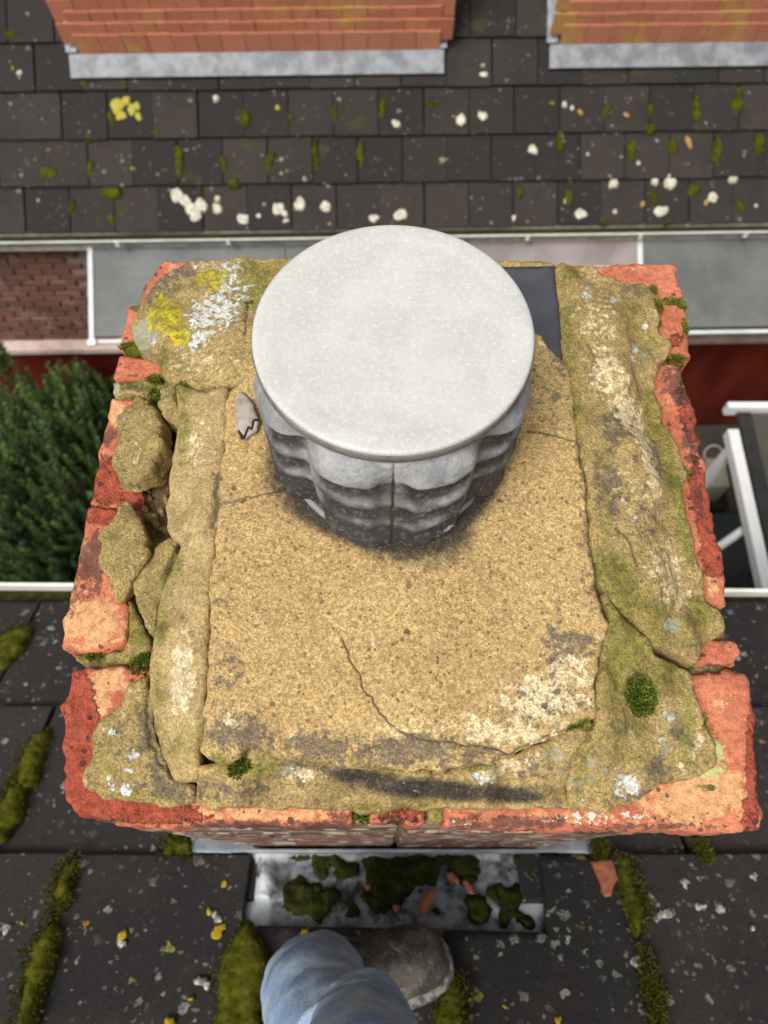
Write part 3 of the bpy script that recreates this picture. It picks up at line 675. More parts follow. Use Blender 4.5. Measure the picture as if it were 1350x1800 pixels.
plate('capping_slab', slab_poly, M['slab'], chim, TOP, slab_h, 0.006, 0.0027, 0.0030, 0.0022, 110, 0.0012, 60,
      [([(384, 886), (420, 880), (455, 872), (500, 860)], 0.0008, 0.0025), ([(930, 757), (965, 763), (995, 770), (1022, 782)], 0.0012, 0.006), ([(603, 1122), (618, 1165), (640, 1210), (668, 1248), (690, 1276), (720, 1292), (745, 1296), (790, 1300), (830, 1306), (870, 1312), (900, 1322)], 0.0007, 0.0022, 0.0022),
       ([(900, 1320), (940, 1302), (985, 1284), (1040, 1260)], 0.0009, 0.003)],
      {'soot_shade': soot_ring,
       'dark': [(1025, 900, 22, 230, -4, 0.42), (385, 1120, 22, 220, 3, 0.36), (700, 1335, 340, 22, 0, 0.5), (960, 680, 50, 90, 0, 0.34), (1000, 1130, 60, 34, 0, 0.62), (420, 1290, 80, 45, 0, 0.62), (560, 1310, 110, 30, 0, 0.62), (740, 1320, 170, 34, 0, 0.66), (980, 1160, 30, 110, 0, 0.5), (940, 1240, 100, 60, -20, 0.5), (990, 640, 30, 40, 0, .45), (970, 700, 30, 50, 0, 0.42), (400, 1180, 40, 70, 0, 0.45), (1040, 1000, 14, 80, 0, 0.5)],
       'pale': [(960, 1220, 110, 60, -20, 0.55), (880, 1285, 130, 28, 5, 0.52), (1000, 1180, 40, 50, 0, 0.5), (700, 1285, 60, 18, 0, 0.4), (410, 1265, 30, 16, 0, 0.45), (955, 600, 14, 14, 0, .5)],
       'moss': [(1020, 1275, 28, 10, -25, 0.9), (380, 1335, 30, 14, 0, 0.6), (600, 1340, 120, 12, 0, 0.4)]}, 130)
# smooth mortar band on the left
plate('flaunching', [(311, 672), (330, 682), (357, 690), (398, 676), (396, 700), (391, 780), (383, 880), (370, 1000), (360, 1150), (355, 1276), (347, 1335), (344, 1371), (305, 1367), (296, 1340), (275, 1285), (266, 1220), (264, 1175), (271, 1133), (274, 1107), (280, 1060), (302, 1010), (322, 958), (316, 948), (298, 938), (295, 889), (299, 842), (308, 795), (317, 743)], M['band'], chim, TOP,
      [(330, 700, .042), (390, 720, .048), (325, 800, .034), (360, 800, .046), (382, 860, .047), (310, 900, .030), (350, 900, .046), (378, 940, .046), (330, 1000, .038), (366, 1050, .046), (290, 1080, .026), (320, 1100, .042), (355, 1150, .044), (285, 1200, .026), (320, 1200, .041), (350, 1250, .040), (295, 1300, .024), (330, 1320, .034), (320, 1360, .024)], 0.0, 0.003, 0.0022, 0.0014, 80, 0.0012, 60,
      [([(386, 840), (384, 880), (378, 930)], 0.0018, 0.005, 0.001)],
      {'pale': [(320, 1195, 26, 70, 0, 0.62), (330, 1130, 20, 40, 0, 0.4), (345, 770, 26, 60, 0, 0.4)], 'white_lichen': [(312, 1205, 14, 34, 0, 0.40)], 'moss': [(322, 690, 14, 22, 0, 0.9), (322, 760, 12, 60, 0, 0.55), (285, 1090, 14, 80, 8, 0.6), (275, 1260, 14, 100, 0, 0.5), (310, 1000, 12, 30, 20, 0.6), (310, 1330, 34, 50, 0, 0.42), (350, 1290, 5, 40, 0, .7)], 'dark': [(378, 860, 10, 60, 0, 0.45), (355, 1080, 8, 100, 0, 0.3)]}, 131, grow=0.0016)
# back-left mortar lump with lichen, running on behind the cowl
plate('flaunching', [(331, 457), (298, 474), (260, 512), (246, 535), (234, 561), (233, 591), (246, 610), (272, 617), (283, 628), (287, 656), (316, 672), (357, 685), (409, 670), (445, 658), (500, 600), (700, 562), (860, 575), (870, 480), (976, 470), (977, 461), (870, 457), (600, 450), (480, 453), (400, 453)], M['mortar'], chim, TOP,
      [(331, 465, .020), (260, 530, .016), (245, 590, .016), (300, 640, .026), (357, 670, .036), (300, 560, .036), (350, 520, .034), (420, 600, .046), (440, 640, .046), (430, 490, .030), (500, 470, .026), (600, 470, .03), (600, 540, .046), (800, 480, .034), (930, 462, .040), (400, 650, .044)], 0.0, 0.0028, 0.0040, 0.0020, 70, 0.0018, 60,
      [([(432, 520), (436, 560), (436, 600)], 0.0009, 0.002)],
      {'white_lichen': [(395, 490, 40, 40, 30, 0.60), (380, 545, 66, 46, -35, 0.66), (345, 592, 46, 26, -45, 0.6), (420, 520, 34, 40, 0, 0.5), (270, 600, 16, 14, 0, .5), (285, 570, 20, 20, 0, .5), (360, 470, 30, 16, 0, .5)],
       'yellow_lichen': [(290, 560, 34, 34, 40, 0.78), (318, 585, 26, 26, 0, 0.7), (372, 490, 30, 26, 10, 0.72), (285, 535, 16, 20, 0, .75)], 'grey_lichen': [(255, 585, 26, 30, 0, 0.9), (268, 565, 16, 30, 0, .6)],
       'dark': [(275, 505, 44, 36, -30, 0.7), (330, 475, 40, 18, 0, 0.6), (365, 684, 40, 7, 5, .6)], 'moss': [(446, 490, 40, 40, 0, 0.62), (286, 640, 10, 34, 0, 0.8), (437, 537, 10, 8, 0, 1), (242, 608, 20, 10, 0, .9), (480, 470, 40, 16, 0, .6), (330, 520, 60, 40, 0, .35)], 'pale': [(360, 640, 70, 34, 0, 0.36)]}, 132, grow=0.0016)
# right-hand mortar slope
plate('flaunching', [(978, 462), (986, 540), (994, 625), (1008, 700), (1021, 770), (1032, 850), (1041, 950), (1050, 1002), (1061, 1030), (1092, 1072), (1141, 1112), (1151, 1130), (1176, 1140), (1221, 1162), (1231, 1132), (1258, 1118), (1275, 1106), (1268, 1082), (1241, 1056), (1239, 1041), (1231, 993), (1220, 970), (1207, 911), (1200, 866), (1205, 829), (1196, 810), (1186, 766), (1164, 740), (1160, 710), (1147, 684), (1153, 658), (1157, 636), (1175, 621), (1177, 598), (1159, 583), (1157, 546), (1147, 513), (1131, 496), (1093, 491), (1060, 484), (1038, 465)], M['mortar'], chim, TOP,
      [(985, 480, .046), (1040, 480, .028), (1060, 560, .046), (1000, 640, .050), (1130, 520, .022), (1150, 600, .018), (1090, 650, .046), (1140, 680, .022), (1030, 760, .049), (1100, 780, .045), (1160, 760, .016), (1185, 820, .018), (1130, 860, .040), (1050, 900, .046), (1100, 950, .044), (1190, 920, .018), (1070, 1010, .044), (1140, 1010, .038), (1210, 1000, .018), (1140, 1080, .034), (1200, 1100, .024), (1250, 1110, .010), (1230, 1060, .012)], 0.0, 0.0028, 0.0024, 0.0020, 80, 0.0020, 60,
      [([(1030, 620), (1038, 640), (1042, 650)], 0.0012, 0.003), ([(1080, 940), (1100, 965), (1112, 990), (1116, 1000)], 0.0009, 0.003)],
      {'pale': [(1070, 660, 40, 60, -20, 0.52), (1100, 720, 26, 50, -25, 0.62), (1125, 770, 14, 50, -20, 0.6), (1145, 830, 12, 50, -15, 0.6), (1050, 560, 60, 60, 0, 0.40), (1170, 1000, 40, 60, -20, 0.5), (1190, 1050, 34, 30, 0, 0.5), (1110, 880, 40, 60, 0, .35)],
       'dark': [(1085, 750, 34, 44, 0, 0.62), (1070, 850, 36, 70, -15, 0.58), (1150, 800, 12, 60, -20, 0.6), (1140, 900, 26, 60, -10, 0.48), (1120, 510, 40, 18, 0, 0.55), (1050, 660, 14, 30, -20, 0.5), (1010, 560, 12, 60, 0, .35)],
       'moss': [(1060, 880, 16, 120, -6, 0.42), (1160, 1090, 60, 50, 0, 0.5), (1120, 560, 40, 70, 0, 0.4), (1180, 830, 14, 90, -12, 0.85), (1000, 600, 14, 120, -6, 0.52), (1010, 720, 16, 70, -6, 0.55), (1200, 930, 16, 90, -10, 0.62), (1085, 1020, 34, 60, -30, 0.78), (1055, 1000, 20, 30, 0, 0.8), (1150, 740, 20, 70, -15, 0.6), (1130, 590, 34, 60, 0, 0.42), (1230, 1080, 34, 40, 0, 0.6), (1110, 1060, 40, 40, 30, .6), (1000, 480, 20, 16, 0, .6), (1190, 1130, 50, 16, 0, .5)],
       'white_lichen': [(1032, 515, 9, 14, 0, 0.7), (1078, 528, 7, 7, 0, 0.7), (1132, 575, 8, 8, 0, 0.7), (1117, 612, 8, 10, 0, 0.7), (1112, 632, 6, 6, 0, .7), (1115, 910, 8, 9, 0, 0.5)], 'grey_lichen': [(1182, 1100, 16, 16, 0, 0.8), (1130, 620, 10, 30, -20, .5)],
       'brown': [(1130, 797, 6, 9, 0, .7), (1131, 1066, 5, 9, 0, .9)]}, 133, grow=0.0016)
# front-right mortar piece, cracked away from the slope behind it
plate('flaunching', [(1061, 1040), (1090, 1080), (1136, 1120), (1145, 1137), (1150, 1152), (1206, 1180), (1213, 1182), (1216, 1213), (1231, 1253), (1243, 1288), (1258, 1308), (1258, 1342), (1236, 1357), (1191, 1367), (1156, 1377), (1136, 1397), (1102, 1414), (1052, 1422), (1006, 1418), (998, 1370), (1008, 1322), (1049, 1270), (1051, 1200), (1062, 1134), (1078, 1096)], M['mortar'], chim, TOP,
      [(1080, 1090, .042), (1130, 1130, .034), (1060, 1200, .042), (1100, 1200, .032), (1070, 1270, .038), (1150, 1180, .028), (1200, 1200, .014), (1150, 1260, .022), (1220, 1290, .010), (1110, 1330, .024), (1050, 1330, .032), (1180, 1350, .010), (1100, 1400, .010), (1030, 1400, .014), (1020, 1340, .034)], 0.0, 0.0028, 0.0022, 0.0020, 90, 0.0022, 60, (),
      {'moss': [(1090, 1290, 60, 60, 0, 0.45), (1100, 1130, 44, 70, -10, 0.8), (1085, 1200, 34, 90, 0, 0.6), (1130, 1225, 40, 44, 0, 0.5), (1180, 1200, 40, 30, 0, 0.6), (1210, 1290, 16, 60, 0, 0.7), (1180, 1170, 40, 14, 0, .8), (1020, 1350, 26, 50, 0, .4)],
       'grey_lichen': [(1175, 1262, 24, 18, 0, 0.6), (1165, 1320, 16, 26, 0, .6), (1050, 1345, 24, 40, 20, 0.55), (1020, 1380, 30, 20, 0, .5)], 'white_lichen': [(1098, 1380, 34, 28, 20, 0.62), (1178, 1258, 22, 14, 0, 0.5), (1160, 1290, 10, 30, 0, .45)], 'dark': [(1160, 1350, 30, 30, 0, 0.6), (1090, 1290, 36, 50, 0, 0.45), (1120, 1400, 50, 14, 0, 0.6), (1190, 1290, 14, 20, 0, .6)],
       'yellow_lichen': [(1205, 1310, 22, 40, 10, 0.30)], 'pale': [(1215, 1310, 26, 50, 20, 0.5)]}, 134, grow=0.0016)
# front strip with a soot streak, a step below the slab
plate('flaunching', [(350, 1346), (372, 1343), (412, 1338), (434, 1316), (455, 1308), (484, 1328), (545, 1341), (640, 1349), (740, 1355), (830, 1348), (902, 1332), (942, 1310), (985, 1292), (1047, 1264), (1008, 1320), (996, 1370), (1004, 1418), (958, 1416), (878, 1419), (779, 1416), (740, 1420), (700, 1413), (640, 1428), (608, 1418), (562, 1413), (493, 1418), (429, 1416), (378, 1418), (351, 1404), (347, 1376)], M['mortar'], chim, TOP,
      [(360, 1350, .032), (420, 1345, .032), (460, 1320, .036), (600, 1352, .037), (740, 1358, .037), (850, 1352, .038), (950, 1318, .041), (1020, 1290, .042), (990, 1350, .034), (360, 1395, .010), (480, 1400, .010), (600, 1400, .010), (750, 1400, .012), (900, 1400, .012), (990, 1405, .012), (600, 1380, .020), (800, 1382, .022)], 0.0, 0.0028, 0.0022, 0.0022, 90, 0.0032, 70, (),
      {'soot_shade': [(640, 1366, 85, 16, 6, 0.95), (760, 1388, 150, 20, 4, 1.0), (880, 1395, 100, 18, 4, 0.95), (940, 1392, 50, 16, 0, .7), (620, 1388, 110, 16, 0, 0.5), (420, 1380, 80, 16, 0, 0.25)], 'dark': [(420, 1390, 90, 26, 0, 0.55), (500, 1370, 70, 20, 0, 0.45), (560, 1345, 120, 14, 0, 0.6), (800, 1350, 120, 14, 0, 0.5), (930, 1350, 70, 30, 0, 0.45)],
       'moss': [(415, 1345, 34, 16, -20, 0.75), (840, 1348, 40, 8, 0, 0.8), (460, 1350, 40, 30, 0, 0.5), (640, 1420, 40, 8, 0, 0.7), (730, 1418, 50, 6, 0, .6)], 'pale': [(540, 1360, 60, 12, 0, 0.5), (700, 1378, 60, 6, 4, 0.45), (900, 1345, 90, 20, -10, 0.48)], 'white_lichen': [(850, 1368, 26, 12, 0, 0.62), (510, 1353, 22, 7, 0, 0.55), (520, 1390, 14, 6, 0, 0.5), (700, 1384, 180, 10, 4, 0.30)], 'grey_lichen': [(510, 1352, 26, 9, 0, 0.7), (970, 1330, 30, 26, 0, .5)]}, 135, grow=0.0016)
# front-left broken piece
plate('flaunching', [(258, 1186), (234, 1200), (204, 1234), (172, 1266), (160, 1294), (163, 1326), (144, 1358), (153, 1386), (181, 1397), (232, 1404), (300, 1416), (337, 1411), (346, 1400), (343, 1376), (303, 1372), (293, 1343), (272, 1285), (263, 1222)], M['mortar'], chim, TOP,
      [(255, 1200, .020), (200, 1260, .010), (240, 1260, .020), (170, 1300, .008), (220, 1320, .018), (265, 1320, .020), (160, 1370, .007), (230, 1380, .012), (300, 1395, .011), (280, 1360, .016)], 0.0, 0.0028, 0.0022, 0.0024, 90, 0.0022, 70, [([(262, 1225), (262, 1260), (268, 1300), (285, 1345)], 0.0012, 0.003)],
      {'dark': [(255, 1280, 20, 70, -8, 0.66), (300, 1385, 60, 26, 10, 0.72), (220, 1300, 40, 60, 0, 0.42), (280, 1340, 26, 30, 0, .6)], 'white_lichen': [(232, 1326, 14, 14, 0, 0.75), (222, 1388, 13, 13, 0, 0.8), (198, 1384, 10, 10, 0, 0.75), (190, 1285, 12, 12, 0, 0.6), (225, 1355, 12, 8, 0, .65), (192, 1366, 8, 8, 0, .6), (202, 1290, 8, 5, 0, .6)], 'moss': [(180, 1330, 30, 60, 0, 0.4), (250, 1400, 80, 10, 5, 0.5), (215, 1225, 40, 20, -40, .3)]}, 136)
# split-off sheets of mortar on the left
plate('flaunching', [(230, 1026), (262, 985), (271, 962), (297, 941), (316, 950), (300, 1008), (279, 1060), (273, 1108), (266, 1120), (256, 1100), (243, 1072), (234, 1050)], M['flake'], chim, TOP, [(235, 1035, .014), (270, 980, .018), (300, 960, .028), (290, 1010, .024), (262, 1090, .014), (255, 1050, .016)], -0.002, 0.0023, 0.0014, 0.0024, 150, 0.0020, 110, [([(322, 956), (306, 990), (296, 1012)], 0.0016, 0.006)], {'brown': [(278, 958, 12, 8, 0, 0.7)], 'moss': [(300, 1010, 14, 40, 20, .6)]}, 137)
plate('flaunching', [(278, 680), (299, 668), (310, 682), (315, 721), (314, 747), (299, 737), (286, 730), (279, 712)], M['flake'], chim, TOP, [(285, 690, .014), (305, 700, .022), (305, 735, .018)], -0.004, 0.0023, 0.0014, 0.0024, 150, 0.0020, 110, (), {'moss': [(312, 690, 10, 30, 0, .5)]}, 138)
for q, (x, y, a, b) in enumerate(((255, 873, 12, 10), (262, 905, 16, 9), (250, 893, 9, 8), (285, 930, 12, 8), (272, 918, 10, 9), (290, 875, 7, 12), (258, 862, 7, 6), (246, 930, 9, 7), (282, 896, 6, 6), (240, 855, 8, 5))):
    plate('mortar_crumb', [(x - a, y), (x - a * .4, y - b), (x + a * .7, y - b * .8), (x + a, y + b * .2), (x + a * .3, y + b), (x - a * .6, y + b * .7)], M['flake'], chim, level(ZB - 0.016), 0.006 + 0.002 * (q % 3), -0.004, 0.002, 0.003, 0.0014, 150, 0.001, 120, (), {}, 140 + q)

# things lying on the crown -----------------------------------------
f1 = plate('mortar_flake', [(240, 691), (258, 701), (264, 712), (274, 718), (283, 743), (282, 774), (287, 789), (274, 808), (264, 824), (246, 842), (213, 845), (207, 824), (198, 805), (201, 783), (207, 768), (202, 743), (215, 718), (230, 707)], M['flake'], None, TOP, [(240, 700, .012), (215, 740, .013), (262, 730, .022), (205, 800, .011), (240, 780, .020), (275, 770, .030), (225, 835, .014), (262, 815, .026)], 0.002, 0.0021, 0.0014, 0.0024, 150, 0.0020, 110, (), {'grey_lichen': [(225, 735, 12, 14, 0, 0.45), (258, 730, 10, 12, 0, 0.4)], 'dark': [(215, 770, 16, 40, 0, 0.35)], 'pale': [(240, 790, 26, 40, 0, .3)]}, 150, under=-0.004)
tag(f1, 'upper loose flake of mortar tipped beside the dark hollow', 'mortar flake', 'loose flakes of broken mortar')
f2 = plate('mortar_flake', [(221, 880), (233, 889), (249, 911), (254, 935), (263, 967), (255, 982), (249, 998), (230, 1023), (224, 1041), (205, 1055), (194, 1038), (196, 1016), (177, 1004), (174, 988), (177, 967), (173, 942), (180, 923), (202, 904), (212, 886)], M['flake'], None, TOP, [(221, 890, .012), (190, 930, .010), (240, 920, .022), (250, 965, .026), (210, 960, .018), (185, 990, .010), (225, 1010, .020), (205, 1045, .010)], 0.002, 0.0021, 0.0014, 0.0024, 150, 0.0020, 110, (), {'grey_lichen': [(235, 905, 12, 14, 0, 0.42)], 'dark': [(205, 1000, 14, 14, 0, 0.4)]}, 151)
tag(f2, 'longer pointed flake of mortar lying across the cracked left brick', 'mortar flake', 'loose flakes of broken mortar')
plate('mortar_flake', [(270, 800), (291, 798), (292, 812), (280, 832), (262, 842), (252, 840)], M['slab'], f1, TOP, 0.010, -0.008, 0.0025, 0.004, 0.002, 95, 0.002, 70, (), {'brown': [(275, 830, 16, 8, -30, .6)]}, 152).name = 'broken_edge'
SLT = plate('slate_sheet', [(790, 468), (974, 466), (991, 622), (985, 640), (900, 640), (790, 620)], M['slate'], None, level(ZB + SL - 0.012), 0.006, 0.0, 0.005, 0.0015, 0.0003, 40, 0.0001, seed=153, soft=0)
tag(SLT, 'dark grey slate sheet bedded under the sandy slab', 'slate sheet')
k = K('grey_cement'); gf = k.mix(k.step(k.noise(120, 4), .4, .6), (0.30, 0.25, 0.215), (0.37, 0.32, 0.28)); gf = k.mix(k.patch('dark', 200, 0.3, .4, .6), gf, (0.02, 0.018, 0.016)); M['grey_flake'] = k.done(gf, 0.85, k.bump(k.noise(300, 3), 0.0008))
ck = plate('cement_flake', [(423, 684), (439, 696), (446, 715), (456, 738), (452, 752), (439, 764), (426, 772), (417, 758), (411, 721), (415, 699)], M['grey_flake'], None, level(ZB + SL), [(423, 690, .004), (445, 730, .009), (420, 760, .004), (430, 730, .006)], 0.0005, 0.002, 0.002, 0.0010, 150, 0.0004, 80, [([(418, 752), (428, 766), (436, 748), (442, 752), (446, 740), (458, 738)], 0.0013, 0.003, 0.001)], {'dark': [(424, 768, 6, 4, 40, .7)]}, 154)
tag(ck, 'thin grey flake of cement lying on the slab against the cowl', 'cement flake')

# ------------------------------------------------------------------ cowl
k = K('cowl_lid')
c0 = k.mix(k.step(k.noise(30, 5, 0.6), 0.35, 0.65), (0.46, 0.456, 0.436), (0.52, 0.515, 0.493))
c0 = k.mix(k.math('MULTIPLY', k.step(k.noise(300, 4, 0.85), 0.50, 0.64), 0.65), c0, (0.64, 0.635, 0.612))
c0 = k.mix(k.math('MULTIPLY', k.step(k.noise(420, 2, 0.6), 0.60, 0.70), 0.35), c0, (0.40, 0.40, 0.39))
c0 = k.mix(k.math('MULTIPLY', k.step(k.noise(9, 3), 0.5, 0.8), 0.25), c0, (0.55, 0.50, 0.45))
c0 = k.mix(k.math('MULTIPLY', k.step(k.noise(55, 6, .75), .54, .70), .16), c0, (0.31, 0.305, 0.29))
c0 = k.mix(k.math('MULTIPLY', k.step(k.noise(150, 3, .7), .70, .74), .6), c0, (0.20, 0.19, 0.17))
M['lid'] = k.done(c0, k.math('MULTIPLY_ADD', k.noise(60, 3), 0.25, 0.40), k.bump(k.noise(600, 2), 0.00025), 0.0, 0.45)
k = K('cowl_body')
c0 = k.mix(k.step(k.noise(45, 5, 0.6), 0.35, 0.65), (0.22, 0.225, 0.23), (0.36, 0.36, 0.36))
sm = k.patch('soot_shade', 120, 0.46, 0.24, 0.86)
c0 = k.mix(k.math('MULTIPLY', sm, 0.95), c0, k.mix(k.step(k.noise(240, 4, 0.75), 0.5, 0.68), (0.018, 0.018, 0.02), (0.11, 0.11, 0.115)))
c0 = k.mix(k.math('MULTIPLY', k.patch('white', 120, 0.6, 0.45, 0.62), 0.8), c0, (0.60, 0.62, 0.64))
c0 = k.mix(1.0, c0, k.grey(k.math('MULTIPLY_ADD', k.noise(520, 3, 0.75), 0.7, 0.65)), 'MULTIPLY')
M['cowl'] = k.done(c0, 0.55, k.bump(k.math('ADD', k.noise(380, 3, 0.7), k.noise(90, 4)), 0.0010), 0.0, 0.5)
cowl = tag(empty('chimney_cowl', (cx, cy, ZB + CH_)), 'round grey cowl with wavy louvred sides and a pale flat lid', 'chimney cowl')
def lathe(name, prof, n=160, cap=True):
    v, f = [], []
    for (r, z) in prof:
        for q in range(n): t = 2 * math.pi * q / n; v.append((r * math.cos(t), r * math.sin(t), z))
    for i in range(len(prof) - 1):
        for q in range(n): f.append((i * n + q, i * n + (q + 1) % n, (i + 1) * n + (q + 1) % n, (i + 1) * n + q))
    if cap: f.append(tuple(range(len(prof) * n - n, len(prof) * n)))
    return mesh_np(name, v, f)
HT = LIDH - CH_
lp = [(LR - 0.022, HT - 0.0125), (LR - 0.004, HT - 0.0122), (LR - 0.0012, HT - 0.0112), (LR - 0.0002, HT - 0.0095), (LR, HT - 0.004), (LR - 0.0001, HT - 0.0022), (LR - 0.0006, HT - 0.0010), (LR - 0.0016, HT - 0.0003), (LR - 0.0030, HT), (LR - 0.006, HT + 0.0001), (LR * 0.88, HT), (LR * 0.86, HT - 0.00004), (LR * 0.84, HT - 0.0003), (LR * 0.815, HT - 0.0005), (LR * 0.79, HT - 0.00052), (LR * 0.5, HT - 0.0005), (0.002, HT - 0.0005)]
lid = link('lid', lathe('lid', lp), M['lid'], cowl)
k = K('lid_rim'); rc = k.mix(k.step(k.noise(40, 5, .7), .35, .65), (0.14, 0.128, 0.11), (0.24, 0.225, 0.20)); M['lid_rim'] = k.done(rc, 0.7, k.bump(k.noise(300, 3), 0.0006))  # grimy edge, darkened so its colour carries the shade on the lid's side
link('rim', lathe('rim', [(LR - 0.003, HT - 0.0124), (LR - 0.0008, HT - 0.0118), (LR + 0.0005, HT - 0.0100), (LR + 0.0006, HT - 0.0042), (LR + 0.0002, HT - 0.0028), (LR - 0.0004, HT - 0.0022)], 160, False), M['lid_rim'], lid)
# louvred body: four bowed sides, each with four overlapping lips, a moulding seam in the middle of two sides
NT_, NZ = 460, 240
th = np.linspace(0, 2 * np.pi, NT_, endpoint=False); hh = np.linspace(-0.001, HT - 0.011, NZ)
T, Hh = np.meshgrid(th, hh)
rs = LR - 0.0085
side = (T + np.pi / 4) % (np.pi / 2) - np.pi / 4                  # angle from the middle of its side
valley = np.exp(-((np.abs(side) - np.pi / 4) / 0.16) ** 2)
lips = [0.106, 0.0735, 0.0425, 0.0045]; tops = [HT - 0.016, 0.106, 0.0735, 0.0425]
rr = np.full_like(T, rs); soot_shade_f = np.zeros_like(T)
seam_near = np.exp(-(side / 0.13) ** 4)
sweep = 0.0055 * np.sin(side * 2.0) ** 2                         # the lips rise a little towards the valleys
wav = lambda i: 0.0022 * np.sin(T * 3 + i * 1.7) + 0.0012 * np.sin(T * 11 + i * 0.6)
for i in range(4):
    lo_, hi_ = lips[i] + sweep + wav(i), tops[i] + (sweep + wav(i - 1) if i else 0)
    t = np.clip((hi_ - Hh) / (hi_ - lo_), -1, 2)
    on = (t >= 0) & (t < 1)
    A = (0.0150 if i == 0 else 0.0112) * (1 - 0.80 * valley) * (1 + 0.10 * np.sin(T * 5 + i))
    up_t = np.clip(t / 0.90, 0, 1); bow = (0.25 * np.sin(up_t * np.pi / 2) + 0.75 * up_t ** 1.25) * np.sqrt(np.clip(1 - np.clip((t - 0.90) / 0.10, 0, 1) ** 2, 0, 1))
    if i == 0: bow = (np.sin(up_t * np.pi / 2) ** 0.9) * np.sqrt(np.clip(1 - np.clip((t - 0.90) / 0.10, 0, 1) ** 2, 0, 1))
    bow = bow * (1 - seam_near * 0.85) + 0.55 * seam_near * 0.85
    rr = np.where(on, rs + A * bow + [0.0, 0.0028, 0.0018, -0.0010][i] - 0.0045 * valley, rr)
    soot_shade_f = np.where(on, [0.12, 0.38, 0.50, 0.68][i] + (0.40 if i == 0 else 0.45) * np.clip((t - 0.74) / 0.22, 0, 1) ** 1.5 + 0.90 * np.exp(-(t / 0.56) ** 3.5) * (i > 0) * (1 - 0.75 * seam_near) * (1 - 0.55 * valley), soot_shade_f)  # sooty lower tiers, with shade painted in under and between the lips
rr = np.where(Hh < lips[3] + sweep, rs - 0.001, rr)
neck = np.clip((Hh - (HT - 0.020)) / 0.006, 0, 1); neck = neck * neck * (3 - 2 * neck); rr = rr * (1 - neck) + (LR - 0.014) * neck
seam = np.exp(-(np.minimum(np.abs(np.angle(np.exp(1j * (T + np.pi / 2)))), np.abs(np.angle(np.exp(1j * (T - np.pi / 2))))) / 0.010) ** 2)
rr -= 0.0022 * seam * (Hh < HT - 0.018)
rr += 0.0007 * fbm(T * 10, Hh * 130, 2.2, 77, 4)
soot_shade_f = np.clip(soot_shade_f + 0.5 * seam + 0.16 * (1 - Hh / HT) - 0.20 * valley * (Hh > 0.03) + 0.12 * fbm(T * 5, Hh * 60, 1.1, 78, 3), 0, 1.1)
vv = np.stack([rr * np.cos(T), rr * np.sin(T), Hh], -1).reshape(-1, 3)
ff = [(j * NT_ + i, j * NT_ + (i + 1) % NT_, (j + 1) * NT_ + (i + 1) % NT_, (j + 1) * NT_ + i) for j in range(NZ - 1) for i in range(NT_)]
bme = mesh_np('louvred_body', vv, ff); attr(bme, 'soot_shade', soot_shade_f.ravel())
wm = np.exp(-(((T - (-np.pi / 2 + 0.55)) / 0.32) ** 2 + ((Hh - 0.015) / 0.018) ** 2)) * 0.5 + np.exp(-(((T - (2 * np.pi - np.pi / 2 + 0.55)) / 0.32) ** 2 + ((Hh - 0.015) / 0.018) ** 2)) * 0.5
attr(bme, 'white', wm.ravel())
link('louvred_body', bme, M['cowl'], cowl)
# foot ring that shows at the left of the base, and black blocks standing in for the shaded vent slots under the lid
fr = link('foot_ring', lathe('foot_ring', [(LR - 0.0125, -0.002), (LR - 0.0115, 0.002), (LR - 0.0125, 0.004), (LR - 0.018, 0.005), (0.02, 0.005)], 96), M['cowl'], cowl); fr.location = (-0.0050, -0.0016, 0)
M['dark_slot'] = m_plain('matt_black', (0.008, 0.008, 0.008), (0.015, 0.015, 0.015), 50, 0.9)
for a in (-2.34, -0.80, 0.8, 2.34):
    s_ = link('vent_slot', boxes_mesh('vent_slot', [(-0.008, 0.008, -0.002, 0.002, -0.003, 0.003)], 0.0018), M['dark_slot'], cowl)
    r_ = LR - 0.0150; s_.location = (r_ * math.cos(a), r_ * math.sin(a), HT - 0.0165); s_.rotation_euler = (0, 0, a + math.pi / 2)

